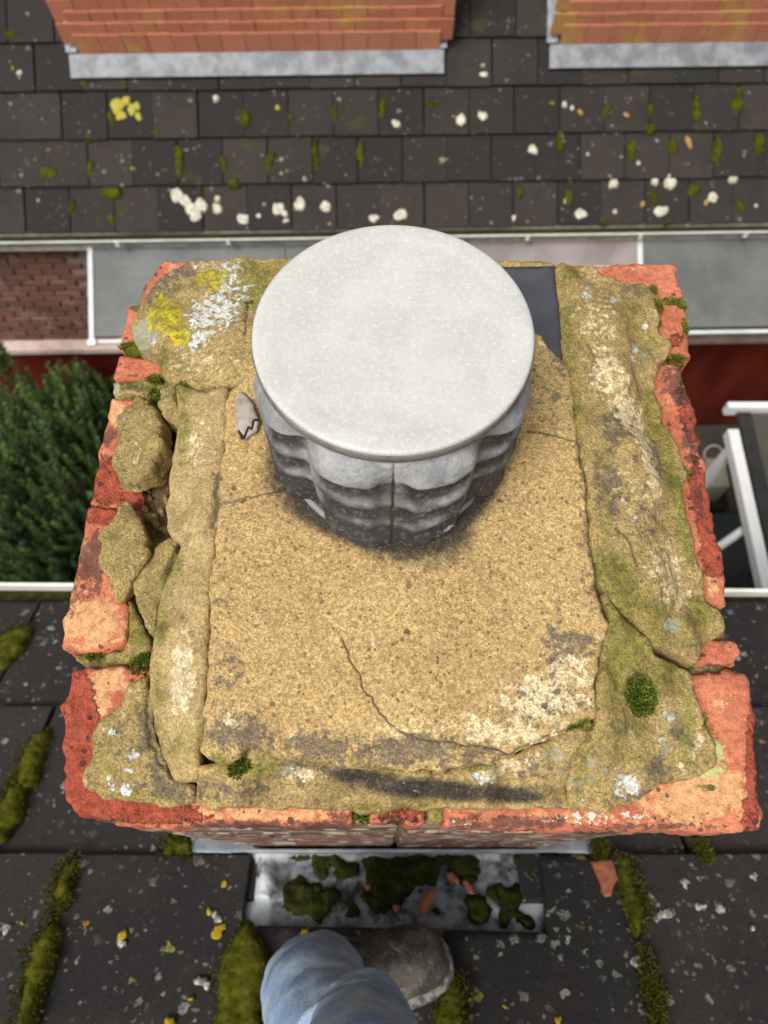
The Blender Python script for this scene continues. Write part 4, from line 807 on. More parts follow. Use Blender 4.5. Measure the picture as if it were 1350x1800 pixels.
# ------------------------------------------------------------------ moss on the crown
def moss_tuft(label_parent, poly, h, spots, seed, n=240):
    o = plate('moss_tuft', poly, M['moss'], label_parent, level(ZB), h, h - 0.012, 0.0022, 0.006, 0.002, 120, 0.0025, 110, (), {}, seed)
    blades('moss_leaf', spots, M['moss_blade'], o, level(ZB + h - 0.003), int(n * 1.5), 0.0036, 0.0010, seed)
moss_tuft(chim, [(1105, 1200), (1125, 1190), (1143, 1205), (1148, 1232), (1138, 1255), (1122, 1258), (1108, 1240), (1101, 1220)], 0.036, [(1125, 1225, 0.0105, 0.014, 0.008)], 201, 420)
for q, (poly, h, sp) in enumerate((
    ([(395, 1340), (420, 1326), (446, 1330), (440, 1348), (420, 1364), (405, 1358)], 0.034, [(425, 1342, .010, .006, .004), (415, 1355, .005, .005, .002)]),
    ([(1146, 1148), (1160, 1142), (1200, 1160), (1222, 1172), (1206, 1178), (1165, 1166)], 0.003, [(1165, 1154, .010, .005, .004), (1195, 1166, .010, .004, .003)]),
    ([(228, 1160), (250, 1152), (268, 1150), (270, 1170), (252, 1186), (238, 1180)], 0.003, [(250, 1170, .009, .008, .004), (262, 1158, .004, .005, .003)]),
    ([(150, 1150), (178, 1147), (180, 1156), (156, 1162)], -0.008, [(166, 1154, .007, .003, .002)]),
    ([(1136, 497), (1148, 505), (1158, 530), (1164, 545), (1158, 572), (1150, 560), (1148, 530), (1138, 512)], 0.010, [(1148, 512, .004, .006, .003), (1157, 540, .004, .009, .003), (1155, 568, .003, .005, .002)]),
    ([(1160, 528), (1185, 528), (1204, 524), (1200, 532), (1165, 536)], 0.003, [(1182, 530, .012, .003, .002), (1198, 540, .004, .004, .002)]),
    ([(1195, 560), (1206, 556), (1208, 590), (1200, 598), (1196, 580)], 0.002, [(1203, 575, .003, .010, .002)]),
    ([(1176, 624), (1200, 628), (1206, 634), (1180, 636)], 0.000, [(1190, 630, .009, .003, .002)]),
    ([(214, 608), (236, 600), (252, 606), (262, 618), (240, 622), (216, 618)], 0.004, [(225, 611, .008, .004, .003), (246, 608, .006, .004, .004), (270, 625, .004, .004, .002)]),
    ([(262, 664), (284, 656), (286, 670), (268, 676)], 0.002, [(272, 668, .008, .004, .003)]),
    ([(262, 688), (286, 682), (284, 694), (266, 698)], 0.001, [(274, 690, .007, .004, .002)]),
    ([(310, 676), (322, 672), (328, 684), (318, 696), (311, 690)], 0.040, [(318, 684, .004, .006, .003)]),
    ([(240, 846), (258, 842), (262, 850), (246, 854)], 0.002, [(250, 848, .006, .003, .002)]),
    ([(628, 1425), (642, 1425), (644, 1440), (626, 1440)], 0.0, [(635, 1434, .004, .005, .002)]),
    ([(432, 532), (444, 530), (446, 541), (434, 543)], 0.034, [(438, 537, .004, .003, .002)]),
    ([(1000, 1285), (1022, 1270), (1038, 1266), (1030, 1278), (1008, 1290)], 0.042, [(1020, 1278, .010, .003, .002)]),
    ([(1196, 820), (1203, 824), (1206, 842), (1200, 846)], 0.014, [(1201, 832, .003, .006, .002)]),
    ([(1228, 1258), (1236, 1262), (1242, 1286), (1236, 1288)], 0.012, [(1235, 1274, .003, .007, .002)]))):
    moss_tuft(chim, poly, h, sp, 210 + q)

# ------------------------------------------------------------------ growth, debris and boot on the near roof
def roof_moss(poly, h, label, group='moss cushions in the joints of the near roof', seed=300, lim=0.010):
    o = plate('moss_cushion', poly, M['roof_moss'], None, NEAR, h, -0.012, 0.005, 0.022, 0.004, 60, 0.010, 60, (), {}, seed)
    rsx = np.array(poly, float); c_ = rsx.mean(0)
    bl = blades('moss_leaf', [(float(c_[0] + (p[0] - c_[0]) * f_), float(c_[1] + (p[1] - c_[1]) * f_), 0.016, 0.016, h * 0.9) for p in poly for f_ in (0.2, 0.55, 0.8)], M['roof_blade'], o, NEAR, 26, 0.007, 0.0016, seed)
    tag(o, label, 'moss', group); return o
M['roof_blade'] = m_leaf('roof_moss_leaf', [(0, (0.04, 0.045, 0.006)), (0.5, (0.10, 0.10, 0.009)), (1, (0.19, 0.18, 0.02))])
roof_moss([(430, 1615), (450, 1650), (470, 1690), (466, 1740), (455, 1800), (450, 1850), (365, 1850), (378, 1770), (380, 1700), (398, 1660)], 0.030, 'broad moss cushion beside the jeans, below the lead tray corner', seed=301)
roof_moss([(785, 1712), (808, 1706), (820, 1740), (818, 1800), (812, 1850), (770, 1850), (762, 1790), (768, 1740)], 0.024, 'moss cushion against the toe of the boot', seed=302)
roof_moss([(132, 1498), (133, 1530), (120, 1580), (98, 1615), (88, 1610), (92, 1560), (108, 1520)], 0.016, 'tapering moss strip in the joint level with the lead tray', seed=303)
roof_moss([(88, 1612), (99, 1640), (92, 1690), (62, 1760), (45, 1830), (10, 1830), (30, 1750), (50, 1660), (75, 1630)], 0.018, 'long moss strip running on up the joint from the tapering one', seed=304)
roof_moss([(84, 1274), (86, 1296), (70, 1340), (60, 1375), (38, 1390), (34, 1430), (0, 1480), (-30, 1500), (-30, 1430), (0, 1405), (20, 1370), (38, 1310), (60, 1285)], 0.018, 'segmented moss strip beside the front left corner of the chimney', seed=305)
roof_moss([(52, 1094), (50, 1110), (36, 1140), (0, 1172), (-30, 1180), (-30, 1130), (0, 1112), (25, 1098)], 0.018, 'short moss patch just above the white eaves gutter', seed=306)
roof_moss([(288, 1466), (342, 1466), (336, 1500), (283, 1500)], 0.016, 'square moss clump beside the white lead soaker', seed=307)
roof_moss([(1085, 1500), (1110, 1500), (1118, 1540), (1137, 1590), (1140, 1625), (1126, 1650), (1108, 1615), (1092, 1575)], 0.018, 'moss strip right beside the terracotta shard', seed=308)
roof_moss([(1127, 1655), (1140, 1680), (1158, 1740), (1160, 1800), (1172, 1850), (1160, 1850), (1140, 1760), (1130, 1700)], 0.014, 'thin moss strip trailing up the joint from the one by the shard', seed=309)
roof_moss([(1042, 1474), (1056, 1476), (1060, 1504), (1050, 1508), (1044, 1496)], 0.010, 'tiny moss sprig at the end of the right lead soaker', seed=310)
roof_moss([(1225, 1480), (1236, 1482), (1244, 1505), (1234, 1506)], 0.008, 'tiny moss sprig in the joint under the chimney corner', seed=311)

# moss and brick debris lying in the lead tray
TML = ['rounded moss clump in the lead tray above the jeans', 'ragged moss strip along the lead upstand by the folded tray corner', 'largest moss clump, mid tray against the lead upstand', 'moss clump between the upstand and the pair of brick chips', 'moss clump at the tray end opposite the folded corner', 'moss clump in the tray corner beside the cut tile edge', 'small moss clump beside the lone brick chip', 'thin dark moss sliver below the pair of brick chips']
TR = (NEAR[0] - 0.032, NEAR[1], 0.0)
for q, poly in enumerate(([(490, 1560), (520, 1545), (560, 1552), (592, 1570), (588, 1610), (540, 1618), (500, 1610)], [(505, 1500), (600, 1502), (625, 1520), (600, 1545), (575, 1520), (520, 1520)],
                          [(622, 1500), (780, 1502), (775, 1535), (750, 1560), (700, 1590), (660, 1575), (640, 1545)], [(788, 1500), (850, 1500), (850, 1535), (825, 1545), (800, 1530)],
                          [(870, 1555), (905, 1550), (925, 1565), (915, 1600), (938, 1625), (890, 1630), (872, 1600)], [(905, 1500), (945, 1500), (945, 1555), (920, 1560), (910, 1530)],
                          [(640, 1575), (685, 1580), (690, 1612), (655, 1618)], [(826, 1580), (856, 1582), (852, 1618), (836, 1612)])):
    o = plate('tray_moss', poly, M['tray_moss'] if 'tray_moss' in M else M.setdefault('tray_moss', m_moss('tray_moss', (0.022, 0.026, 0.006), (0.055, 0.06, 0.010), (0.02, 0.013, 0.008))), None, TR, 0.012, -0.006, 0.005, 0.012, 0.012, 45, 0.012, 70, (), {}, 330 + q)
    tag(o, TML[q], 'moss', 'moss clumps in the lead tray')
for q in range(14):
    rs_ = np.random.RandomState(700 + q); x_, y_ = rs_.uniform(500, 930), 1500 + 118 * rs_.rand() ** 1.4; r_ = rs_.uniform(7, 18)
    o = plate('tray_moss', [(x_ + r_ * rs_.uniform(.5, 1.3) * math.cos(6.283 * t / 9), y_ + 0.8 * r_ * rs_.uniform(.5, 1.3) * math.sin(6.283 * t / 9)) for t in range(9)], M['tray_moss'], None, TR, 0.007, -0.006, 0.005, 0.007, 0.008, 60, 0.010, 70, (), {}, 720 + q)
    tag(o, 'small crumb of dark moss scattered in the lead tray', 'moss', 'crumbs of moss in the lead tray')
M['chip'] = m_plain('terracotta', (0.42, 0.14, 0.075), (0.30, 0.10, 0.055), 60, 0.9, 0, 0.002, 150)
for q, (poly, lab, pl_) in enumerate((
    ([(738, 1585), (752, 1568), (768, 1562), (764, 1580), (750, 1605), (738, 1610)], 'orange brick chip standing alone in the middle of the lead tray', TR),
    ([(783, 1535), (795, 1532), (808, 1548), (806, 1556), (790, 1548)], 'long orange brick chip, left of a touching pair in the lead tray', TR),
    ([(814, 1548), (822, 1546), (834, 1562), (832, 1572), (820, 1566)], 'pale orange brick chip, right of a touching pair in the lead tray', TR),
    ([(640, 1556), (650, 1552), (654, 1562), (645, 1568)], 'small round orange crumb on moss in the lead tray', TR),
    ([(690, 1592), (702, 1590), (704, 1602), (694, 1604)], 'small dull orange crumb at the upper rim of the lead tray', TR),
    ([(1040, 1514), (1076, 1510), (1082, 1524), (1088, 1544), (1080, 1556), (1076, 1576), (1064, 1577), (1056, 1552)], 'curved terracotta shard lying on the tile beside a moss strip', NEAR))):
    o = plate('brick_chip', poly, M['chip'], None, pl_, 0.014 if pl_ is TR else 0.008, -0.002, 0.003, 0.003, 0.0012, 120, 0.002, 120, (), {}, 350 + q); tag(o, lab, 'brick chip', 'orange brick fragments on the near roof')

# yellow and white lichen rosettes on the near tiles
k = K('yellow_rosette'); M['rosy'] = k.done(k.mix(k.noise(200, 3), (0.30, 0.21, 0.01), (0.55, 0.39, 0.02)), 0.95, k.bump(k.noise(300, 3), 0.003))
k = K('white_rosette'); M['rosw'] = k.done(k.mix(k.step(k.noise(120, 4), .4, .6), (0.20, 0.20, 0.17), (0.50, 0.50, 0.44)), 0.95, k.bump(k.noise(300, 3), 0.003))
def rosette(px, py, r, mat, pl_, parent, seed, hgt=0.003, rpx=1.0):
    n = 9; rs_ = np.random.RandomState(seed); poly = [(px + r * rs_.uniform(.6, 1.15) * math.cos(6.283 * a / n), py + r * rs_.uniform(.6, 1.15) * math.sin(6.283 * a / n)) for a in range(n)]
    return plate('lichen_patch', poly, mat, parent, pl_, hgt, -0.003, 0.003, 0.0016, 0.0075, 130, 0.0010, 120, (), {}, seed)
for q, (x, y, r, m_) in enumerate(((368, 1605, 13, 'rosy'), (384, 1634, 15, 'rosy'), (376, 1642, 9, 'rosy'), (216, 1640, 7, 'rosy'), (333, 1757, 9, 'rosy'), (510, 1668, 13, 'rosy'), (536, 1641, 9, 'rosy'), (584, 1645, 8, 'rosy'), (35, 1624, 6, 'rosy'), (893, 1772, 8, 'rosy'), (982, 1790, 10, 'rosy'), (394, 1557, 7, 'rosy'), (295, 1795, 8, 'rosy'),
                              (381, 1611, 12, 'rosw'), (356, 1725, 16, 'rosw'), (12, 1633, 9, 'rosw'), (1160, 1610, 12, 'rosw'), (1175, 1600, 9, 'rosw'), (1235, 1590, 13, 'rosw'), (1205, 1550, 10, 'rosw'), (1325, 1540, 12, 'rosw'), (1120, 1690, 10, 'rosw'), (1262, 1600, 9, 'rosw'), (1322, 1632, 8, 'rosw'), (1000, 1650, 9, 'rosw'), (1030, 1670, 8, 'rosw'), (215, 1660, 7, 'rosw'), (1145, 1580, 8, 'rosw'))):
    rosette(x, y, r * 0.78, M[m_], (NEAR[0] + 0.0005, NEAR[1] + 0.028, 0), near_roof, 400 + q, 0.0014)

# the photographer's leg
k = K('denim'); ob = k.pos
dn = k.mix(k.step(k.noise(14, 4, 0.6), 0.35, 0.65), (0.24, 0.36, 0.54), (0.40, 0.50, 0.62))
dn = k.mix(k.math('MULTIPLY', k.step(k.noise(40, 4, .7), .5, .7), .5), dn, (0.55, 0.62, 0.68))
dn = k.mix(1.0, dn, k.grey(k.math('MULTIPLY_ADD', k.noise(900, 2), 0.5, 0.75)), 'MULTIPLY')
M['denim'] = k.done(dn, 0.9, k.bump(k.math('ADD', k.noise(700, 2), k.math('MULTIPLY', k.noise(22, 3, .5), 2.0)), 0.0016), spec=0.05)
k = K('suede'); sd = k.mix(k.step(k.noise(24, 5, .65), .38, .64), (0.055, 0.046, 0.040), (0.13, 0.115, 0.10)); sd = k.mix(k.math('MULTIPLY', k.step(k.noise(70, 4, .7), .56, .7), .7), sd, (0.26, 0.24, 0.215))
M['suede'] = k.done(sd, 0.92, k.bump(k.noise(220, 4), 0.002), spec=0.1)
k = K('sole'); M['sole'] = k.done(k.mix(k.step(k.noise(90, 4), .42, .6), (0.07, 0.065, 0.06), (0.24, 0.23, 0.21)), 0.9, k.bump(k.noise(150, 3), 0.002))
def pz(px, py, z): return Vector(on_plane(px, py, level(CZ + z)).tolist())
person = tag(empty('person', tuple(on_plane(640, 1700, NEAR))), 'person standing on the tiles in pale blue jeans and a grey suede boot', 'person')
def ring_tube(path, n=72, sd=0):
    """path: (centre, rx, ry, axis tilt) rings, lofted"""
    v, f = [], []
    for i, (p, r, sq) in enumerate(path):
        d = (path[min(i + 1, len(path) - 1)][0] - path[max(i - 1, 0)][0]).normalized(); a = d.cross(Vector((0, 1, 0.2))).normalized(); b = d.cross(a)
        for q in range(n):
            t = 6.28318 * q / n
            w_ = 1 + 0.03 * math.sin(t * 3 + i * 0.2) * math.sin(i * 0.4 + t) + 0.02 * math.sin(i * 0.2 + 2 * t) + 0.035 * float(fbm(math.cos(t) * 1.8 + i * 0.05, math.sin(t) * 1.8 + i * 0.16, 0.4, 61, 3)) + 0.045 * (1 - abs(float(vnoise(math.cos(t) * 2.2 - i * 0.10, math.sin(t) * 1.4 + i * 0.22, 5.0, 62)))) ** 3
            v.append(p + r * w_ * (math.cos(t) * a + sq * math.sin(t) * b))
    for i in range(len(path) - 1):
        for q in range(n): f.append((i * n + q, i * n + (q + 1) % n, (i + 1) * n + (q + 1) % n, (i + 1) * n + q))
    f.append(tuple(range(n))[::-1]); f.append(tuple(range((len(path) - 1) * n, len(path) * n)))
    return v, f
def interp(keys, m):
    out = []
    for i in range(m + 1):
        t = i / m * (len(keys) - 1); j = min(int(t), len(keys) - 2); u = t - j; u = u * u * (3 - 2 * u) * 0.5 + u * 0.5
        a, b = keys[j], keys[j + 1]; out.append((a[0].lerp(b[0], u), a[1] + (b[1] - a[1]) * u, a[2] + (b[2] - a[2]) * u))
    return out
hip = Vector((0.0, -0.50, CZ - 0.62))
thigh = interp([(hip, 0.095, 1.0), (pz(640, 1980, -0.84), 0.080, 1.0), (pz(640, 1870, -0.93), 0.064, 1.0), (pz(638, 1815, -0.99), 0.055, 0.95), (pz(636, 1788, -1.02), 0.052, 0.95), (pz(637, 1774, -1.04), 0.043, 0.9), (pz(638, 1768, -1.05), 0.016, 0.9)], 70)
shin = interp([(pz(606, 1850, -0.98), 0.056, 1.0), (pz(575, 1800, -1.06), 0.062, 1.0), (pz(556, 1762, -1.12), 0.066, 1.0), (pz(552, 1742, -1.18), 0.066, 1.0), (pz(558, 1732, -1.24), 0.064, 1.0), (pz(570, 1728, -1.30), 0.060, 1.0), (pz(576, 1722, -1.345), 0.060, 1.0)], 70)
v1, f1_ = ring_tube(thigh); v2, f2_ = ring_tube(shin); o1 = len(v1)
jm = mesh_np('jeans', [tuple(p) for p in v1 + v2], f1_ + [tuple(i + o1 for i in q) for q in f2_])
jeans = world_to_parent(link('jeans', jm, M['denim']), person)
md = jeans.modifiers.new('soften', 'SUBSURF'); md.levels = 1; md.render_levels = 1
sm_ = tube_mesh('side_seam', [tuple(p[0] + Vector((-0.036, 0.046, 0.012))) for p in shin[10:40]], [0.0022] * 30, 8)
world_to_parent(link('side_seam', sm_, M['denim']), jeans)
# boot: rounded toe to the right
bt = on_plane(690, 1706, NEAR); bl0 = Vector(bt.tolist())
def boot(name, prof, mat, parent, z0):
    v, f = [], []; n = 32; L = len(prof)
    for (x, wd, hgt, zc) in prof:
        for q in range(n):
            t = 6.28318 * q / n; c_, s_ = math.cos(t), math.sin(t)
            v.append((x, wd * (abs(c_) ** 0.8) * (1 if c_ > 0 else -1), z0 + zc + hgt * (abs(s_) ** 0.8) * (1 if s_ > 0 else -1)))
    for i in range(L - 1):
        for q in range(n): f.append((i * n + q, i * n + (q + 1) % n, (i + 1) * n + (q + 1) % n, (i + 1) * n + q))
    f.append(tuple(range(n))[::-1]); f.append(tuple(range((L - 1) * n, L * n)))
    o = link(name, mesh_np(name, v, f), mat)
    o.location = bl0 + Vector((0.0, -0.012, 0.0072)); o.rotation_euler = (-R(31), 0, R(17)); world_to_parent(o, parent); return o
up = boot('boot', [(-0.19, 0.020, 0.020, 0.045), (-0.185, 0.034, 0.035, 0.050), (-0.16, 0.040, 0.050, 0.062), (-0.11, 0.042, 0.058, 0.070), (-0.06, 0.044, 0.050, 0.062), (-0.02, 0.047, 0.040, 0.052), (0.02, 0.051, 0.033, 0.045), (0.05, 0.050, 0.029, 0.040), (0.072, 0.043, 0.025, 0.036), (0.084, 0.031, 0.020, 0.032), (0.090, 0.014, 0.010, 0.028)], M['suede'], person, 0)
so_ = boot('sole', [(-0.194, 0.024, 0.010, 0.012), (-0.180, 0.040, 0.013, 0.013), (-0.10, 0.044, 0.013, 0.013), (-0.03, 0.050, 0.013, 0.013), (0.02, 0.056, 0.013, 0.014), (0.055, 0.054, 0.013, 0.014), (0.080, 0.044, 0.012, 0.014), (0.093, 0.030, 0.010, 0.014), (0.098, 0.012, 0.007, 0.014)], M['sole'], up, 0.0)

# ================================================================== far house across the courtyard
FP = 35.0; FT = math.tan(R(FP)); FYAW = R(1.1)
FY, FZ = 4.177, CZ - 4.163                     # eave line at x = 0
far = tag(empty('far_house', (0, FY, 0), FYAW), 'low house across the courtyard with mossy brown tiles and orange dormers', 'house')
cyw, syw = math.cos(FYAW), math.sin(FYAW)
FAR = (FZ - FT * FY * cyw, FT * cyw, -FT * syw)   # z = FZ + FT*(local v)
def far_local(p):
    x, y = p[0], p[1] - FY
    return Vector((x * cyw + y * syw, -x * syw + y * cyw, p[2]))
def fl(px, py): return far_local(on_plane(px, py, FAR))
FW, FG = 0.317, 0.3125; CF, SF = math.cos(R(FP)), math.sin(R(FP))
froof = link('roof', boxes_mesh('roof', [(-6, 6, 0, 7.0, -0.20, -0.065)]), M['roof_deck'], far); froof.location = (0, 0, FZ); froof.rotation_euler = (R(FP), 0, 0)
# local frame of froof: x across, y up the slope, z out of it
def to_slope(p):
    v = Vector(p) - Vector((0, 0, FZ)); return Vector((v.x, v.y * CF + v.z * SF, -v.y * SF + v.z * CF))
ftl = [boxes_mesh('far_tile', [(-FW / 2 + 0.003, FW / 2 - 0.003, 0, 0.41, -0.018, 0.0)], 0.004) for _ in range(1)][0]; ftl.materials.append(M['far_tile'])
xj = to_slope(fl(347, 190)).x
for row in range(-0, 8):
    for i in range(-16, 17):
        xc = xj + (i + 0.5) * FW + (FW / 2 if row % 2 else 0)
        lim = 2.9 + 0.16 * row
        if abs(xc) > lim + 0.2: continue
        o = link('tile', ftl, None, froof); o.location = (xc + random.uniform(-.004, .004), (row - 0.02) * FG + random.uniform(-.004, .004), 0.012 + random.uniform(-.002, .002)); o.rotation_euler = (R(-5.6), 0, random.uniform(-.006, .006))
# gutter and fascia
fg = link('gutter', gutter_mesh('far_gutter', -6, 6, 0.042), M['white'], far); fg.location = (0, -0.008, FZ - 0.046)
fs = link('gutter_silt', boxes_mesh('gutter_silt', [(-6, 6, -0.034, 0.034, -0.03, -0.008)]), M['silt'], far); fs.location = (0, -0.008, FZ - 0.046)
M['fascia'] = m_plain('peeling_fascia', (0.42, 0.39, 0.32), (0.62, 0.60, 0.54), 14, 0.8, 0, 0.004, 40)
link('fascia', boxes_mesh('fascia', [(-6, 6, 0.020, 0.040, FZ - 0.20, FZ - 0.03)]), M['fascia'], far)
for px_ in (12, 230, 415, 598, 782, 915, 1105, 1282):
    b = link('bracket', boxes_mesh('gutter_bracket', [(-0.014, 0.014, -0.056, -0.040, -0.040, 0.012)], 0.003), M['white'], far)
    b.location = ((px_ - 675) / 1352 * 5.85, -0.008, FZ - 0.046)
# wall: brick, window band, sill, red boards
WV = 0.13
SILL = CZ - 5.60
k = K('wall_brick'); wb = k.mix(k.rand(), (0.20, 0.095, 0.062), (0.12, 0.065, 0.05)); wb = k.mix(k.math('MULTIPLY', k.step(k.noise(6, 4), .5, .7), .6), wb, (0.30, 0.21, 0.165)); M['wall_brick'] = k.done(wb, 0.92, k.bump(k.noise(60, 4), 0.004))
M['wall_mortar'] = m_plain('wall_mortar', (0.26, 0.21, 0.175), (0.20, 0.165, 0.14), 12, 0.95)
wall = link('wall', boxes_mesh('wall', [(-6, 6, WV + 0.02, WV + 0.25, 0, FZ - 0.03)]), M['wall_mortar'], far)
WX = -2.36
wbm = boxes_mesh('wall_brick', [(-0.104, 0.104, -0.03, 0.03, 0, 0.050)], 0.004); wbm.materials.append(M['wall_brick'])
zb = SILL + 0.045; row = 0
while zb < FZ - 0.12:
    x = WX - 0.107 - (0.11 if row % 2 else 0)
    while x > -3.75:
        o = link('brick', wbm, None, wall); o.location = (x + random.uniform(-.003, .003), WV + 0.03 + random.uniform(-.004, .004), zb); x -= 0.22
    zb += 0.0625; row += 1
k = K('grey_blind'); gb = k.mix(k.step(k.noise(2.2, 4, .6), .35, .65), (0.095, 0.10, 0.098), (0.135, 0.14, 0.138)); gb = k.mix(1.0, gb, k.grey(k.math('MULTIPLY_ADD', k.noise(60, 3, .7), .3, .85)), 'MULTIPLY'); M['blind'] = k.done(gb, 0.55, k.bump(k.noise(8, 3), 0.01), 0.0, 0.4)
M['pinkblind'] = m_plain('pale_blind', (0.20, 0.17, 0.155), (0.28, 0.245, 0.23), 4, 0.3)
M['upvc0'] = m_plain('white_clip', (0.70, 0.70, 0.70), (0.78, 0.78, 0.78), 6, 0.4)
M['alu'] = m_plain('white_frame', (0.50, 0.52, 0.53), (0.62, 0.63, 0.63), 9, 0.4)
# lean-to canopy of grey sheets under the gutter, sloping down into the courtyard
def lean(name, boxes, mat, parent, bev=0.003):
    o = link(name, boxes_mesh(name, boxes, bev), mat, parent); o.location = (0, WV, FZ - 0.12); o.rotation_euler = (R(25), 0, R(0)); return o
lt = lean('lean_to', [(-2.20, 4.2, -0.02, 0.0, -0.10, -0.03)], M['alu'], far)
LX = [-2.17, -0.75, 0.60, 1.90, 3.4, 4.2]
for q in range(5):
    s_ = lean('sheet', [(LX[q] + 0.02, LX[q + 1] - 0.02, -0.78, 0.0, -0.018, -0.004)], M['pinkblind'] if q == 2 else M['blind'], far)
for q, x_ in enumerate(LX): lean('glazing_bar', [(x_ - 0.019, x_ + 0.019, -0.80, 0.0, -0.022, 0.006)], M['alu'] if q in (0, 3) else M['blind'], far)
lean('edge_rail', [(-2.19, 4.2, -0.83, -0.803, -0.030, 0.0)], M['alu'], far)
lean('clamp', [(-2.20, -2.13, -0.85, -0.80, -0.012, 0.022)], M['upvc0'], far, 0.012)
for x_ in (0.75, 1.0): pass
lean('cover_strip', [(0.70, 1.80, -0.36, -0.32, -0.0035, 0.004)], M['upvc0'], far, 0.002)
M['sill'] = m_plain('pink_sill', (0.50, 0.34, 0.30), (0.62, 0.50, 0.45), 9, 0.8)
link('sill', boxes_mesh('sill', [(-6, 6, WV - 0.10, WV + 0.03, SILL - 0.035, SILL + 0.03)], 0.006), M['sill'], far)
k = K('red_boards'); rb = k.mix(k.step(k.noise(3, 4, .6, k.mul_vec(k.pos, (1, 1, .25))), .35, .7), (0.09, 0.010, 0.007), (0.16, 0.024, 0.010)); M['red'] = k.done(rb, 0.35, k.bump(k.noise(30, 3), 0.004), spec=0.4)
x = -4.6
rbm = boxes_mesh('board', [(0.0008, 0.1392, WV - 0.018, WV + 0.017, 0.02, SILL - 0.038)], 0.0015); rbm.materials.append(M['red'])
while x < 4.6:
    o = link('board', rbm, None, far); o.location = (x, random.uniform(-.003, .003), 0); x += 0.14
# dormers: tile-hung fronts standing on the slope
k = K('hung_tile'); ht_ = k.mix(k.rand(), (0.47, 0.18, 0.105), (0.40, 0.145, 0.085)); ht_ = k.mix(k.math('MULTIPLY', k.step(k.noise(2.6, 5, .65), .52, .66), .75), ht_, (0.44, 0.27, 0.07)); ht_ = k.mix(1.0, ht_, k.grey(k.math('MULTIPLY_ADD', k.noise(50, 4, .7), .6, .7)), 'MULTIPLY'); M['hung'] = k.done(ht_, 0.85, k.bump(k.noise(70, 4), 0.004))
M['cheek'] = m_plain('dormer_cheek', (0.10, 0.13, 0.125), (0.17, 0.20, 0.19), 6, 0.6)
TW, TG = 0.165, 0.080
hm = boxes_mesh('hung_tile', [(-TW / 2 + 0.0015, TW / 2 - 0.0015, -0.012, 0.0, 0, 0.16)], 0.003); hm.materials.append(M['hung'])
M['zinc'] = m_plain('weathered_zinc', (0.13, 0.14, 0.155), (0.25, 0.268, 0.29), 9, 0.5, 0, 0.003, 30)
def dormer(pa, pb, label, wide=None):
    a, b = fl(*pa), fl(*pb); x0 = a.x; x1 = b.x if wide is None else x0 + wide; y0 = a.y; z0 = a.z
    d = tag(empty('dormer', (0, 0, 0)), None); d.parent = far
    link('front_wall', boxes_mesh('dormer_front', [(x0, x1, y0 + 0.03, y0 + 1.6, z0 - 0.02, z0 + 1.25)]), M['cheek'], d)
    ap = link('apron', boxes_mesh('apron', [(x0 - 0.07, x1 + 0.07, -0.012, 0.14, 0.020, 0.028)], 0.002), M['zinc'], d)
    ap.rotation_euler = (R(FP), 0, 0); s0 = to_slope((x0, y0, z0)); p0 = Vector((0, y0 - 0.125 * CF, z0 - 0.125 * SF)); ap.location = p0 + Vector((0, -SF * 0.012, CF * 0.012))
    for xs in (x0 - 0.09, x1 + 0.012):
        cf = link('cheek_flashing', boxes_mesh('cheek_flashing', [(xs, xs + 0.078, 0, 0.55, 0.003, 0.030)], 0.003), M['lead'], d); cf.rotation_euler = (R(FP), 0, 0); cf.location = Vector((0, y0 + 0.02, z0 + 0.02 * FT)) + Vector((0, -SF * 0.012, CF * 0.012))
    for r_ in range(15):
        zz = z0 + 0.02 + r_ * TG; x = x0 + TW / 2 - (TW / 2 if r_ % 2 else 0)
        while x < x1 + TW * 0.3:
            if x - TW / 2 > x0 - TW * 0.6:
                o = link('tile', hm, None, d); o.location = (x, y0 + 0.012 + random.uniform(-.002, .002), zz + random.uniform(-.003, .003)); o.rotation_euler = (R(8.5), random.uniform(-.008, .008), 0)
            x += TW
    dr = link('dormer_roof', boxes_mesh('dormer_roof', [(x0 - 0.12, x1 + 0.12, y0 - 0.12, y0 + 2.0, z0 + 1.25, z0 + 1.36)], 0.01), M['roof_deck'], d)
    return d
dormer((143, 103), (762, 94), '')
dormer((982, 86), (1400, 84), '', 1.9)

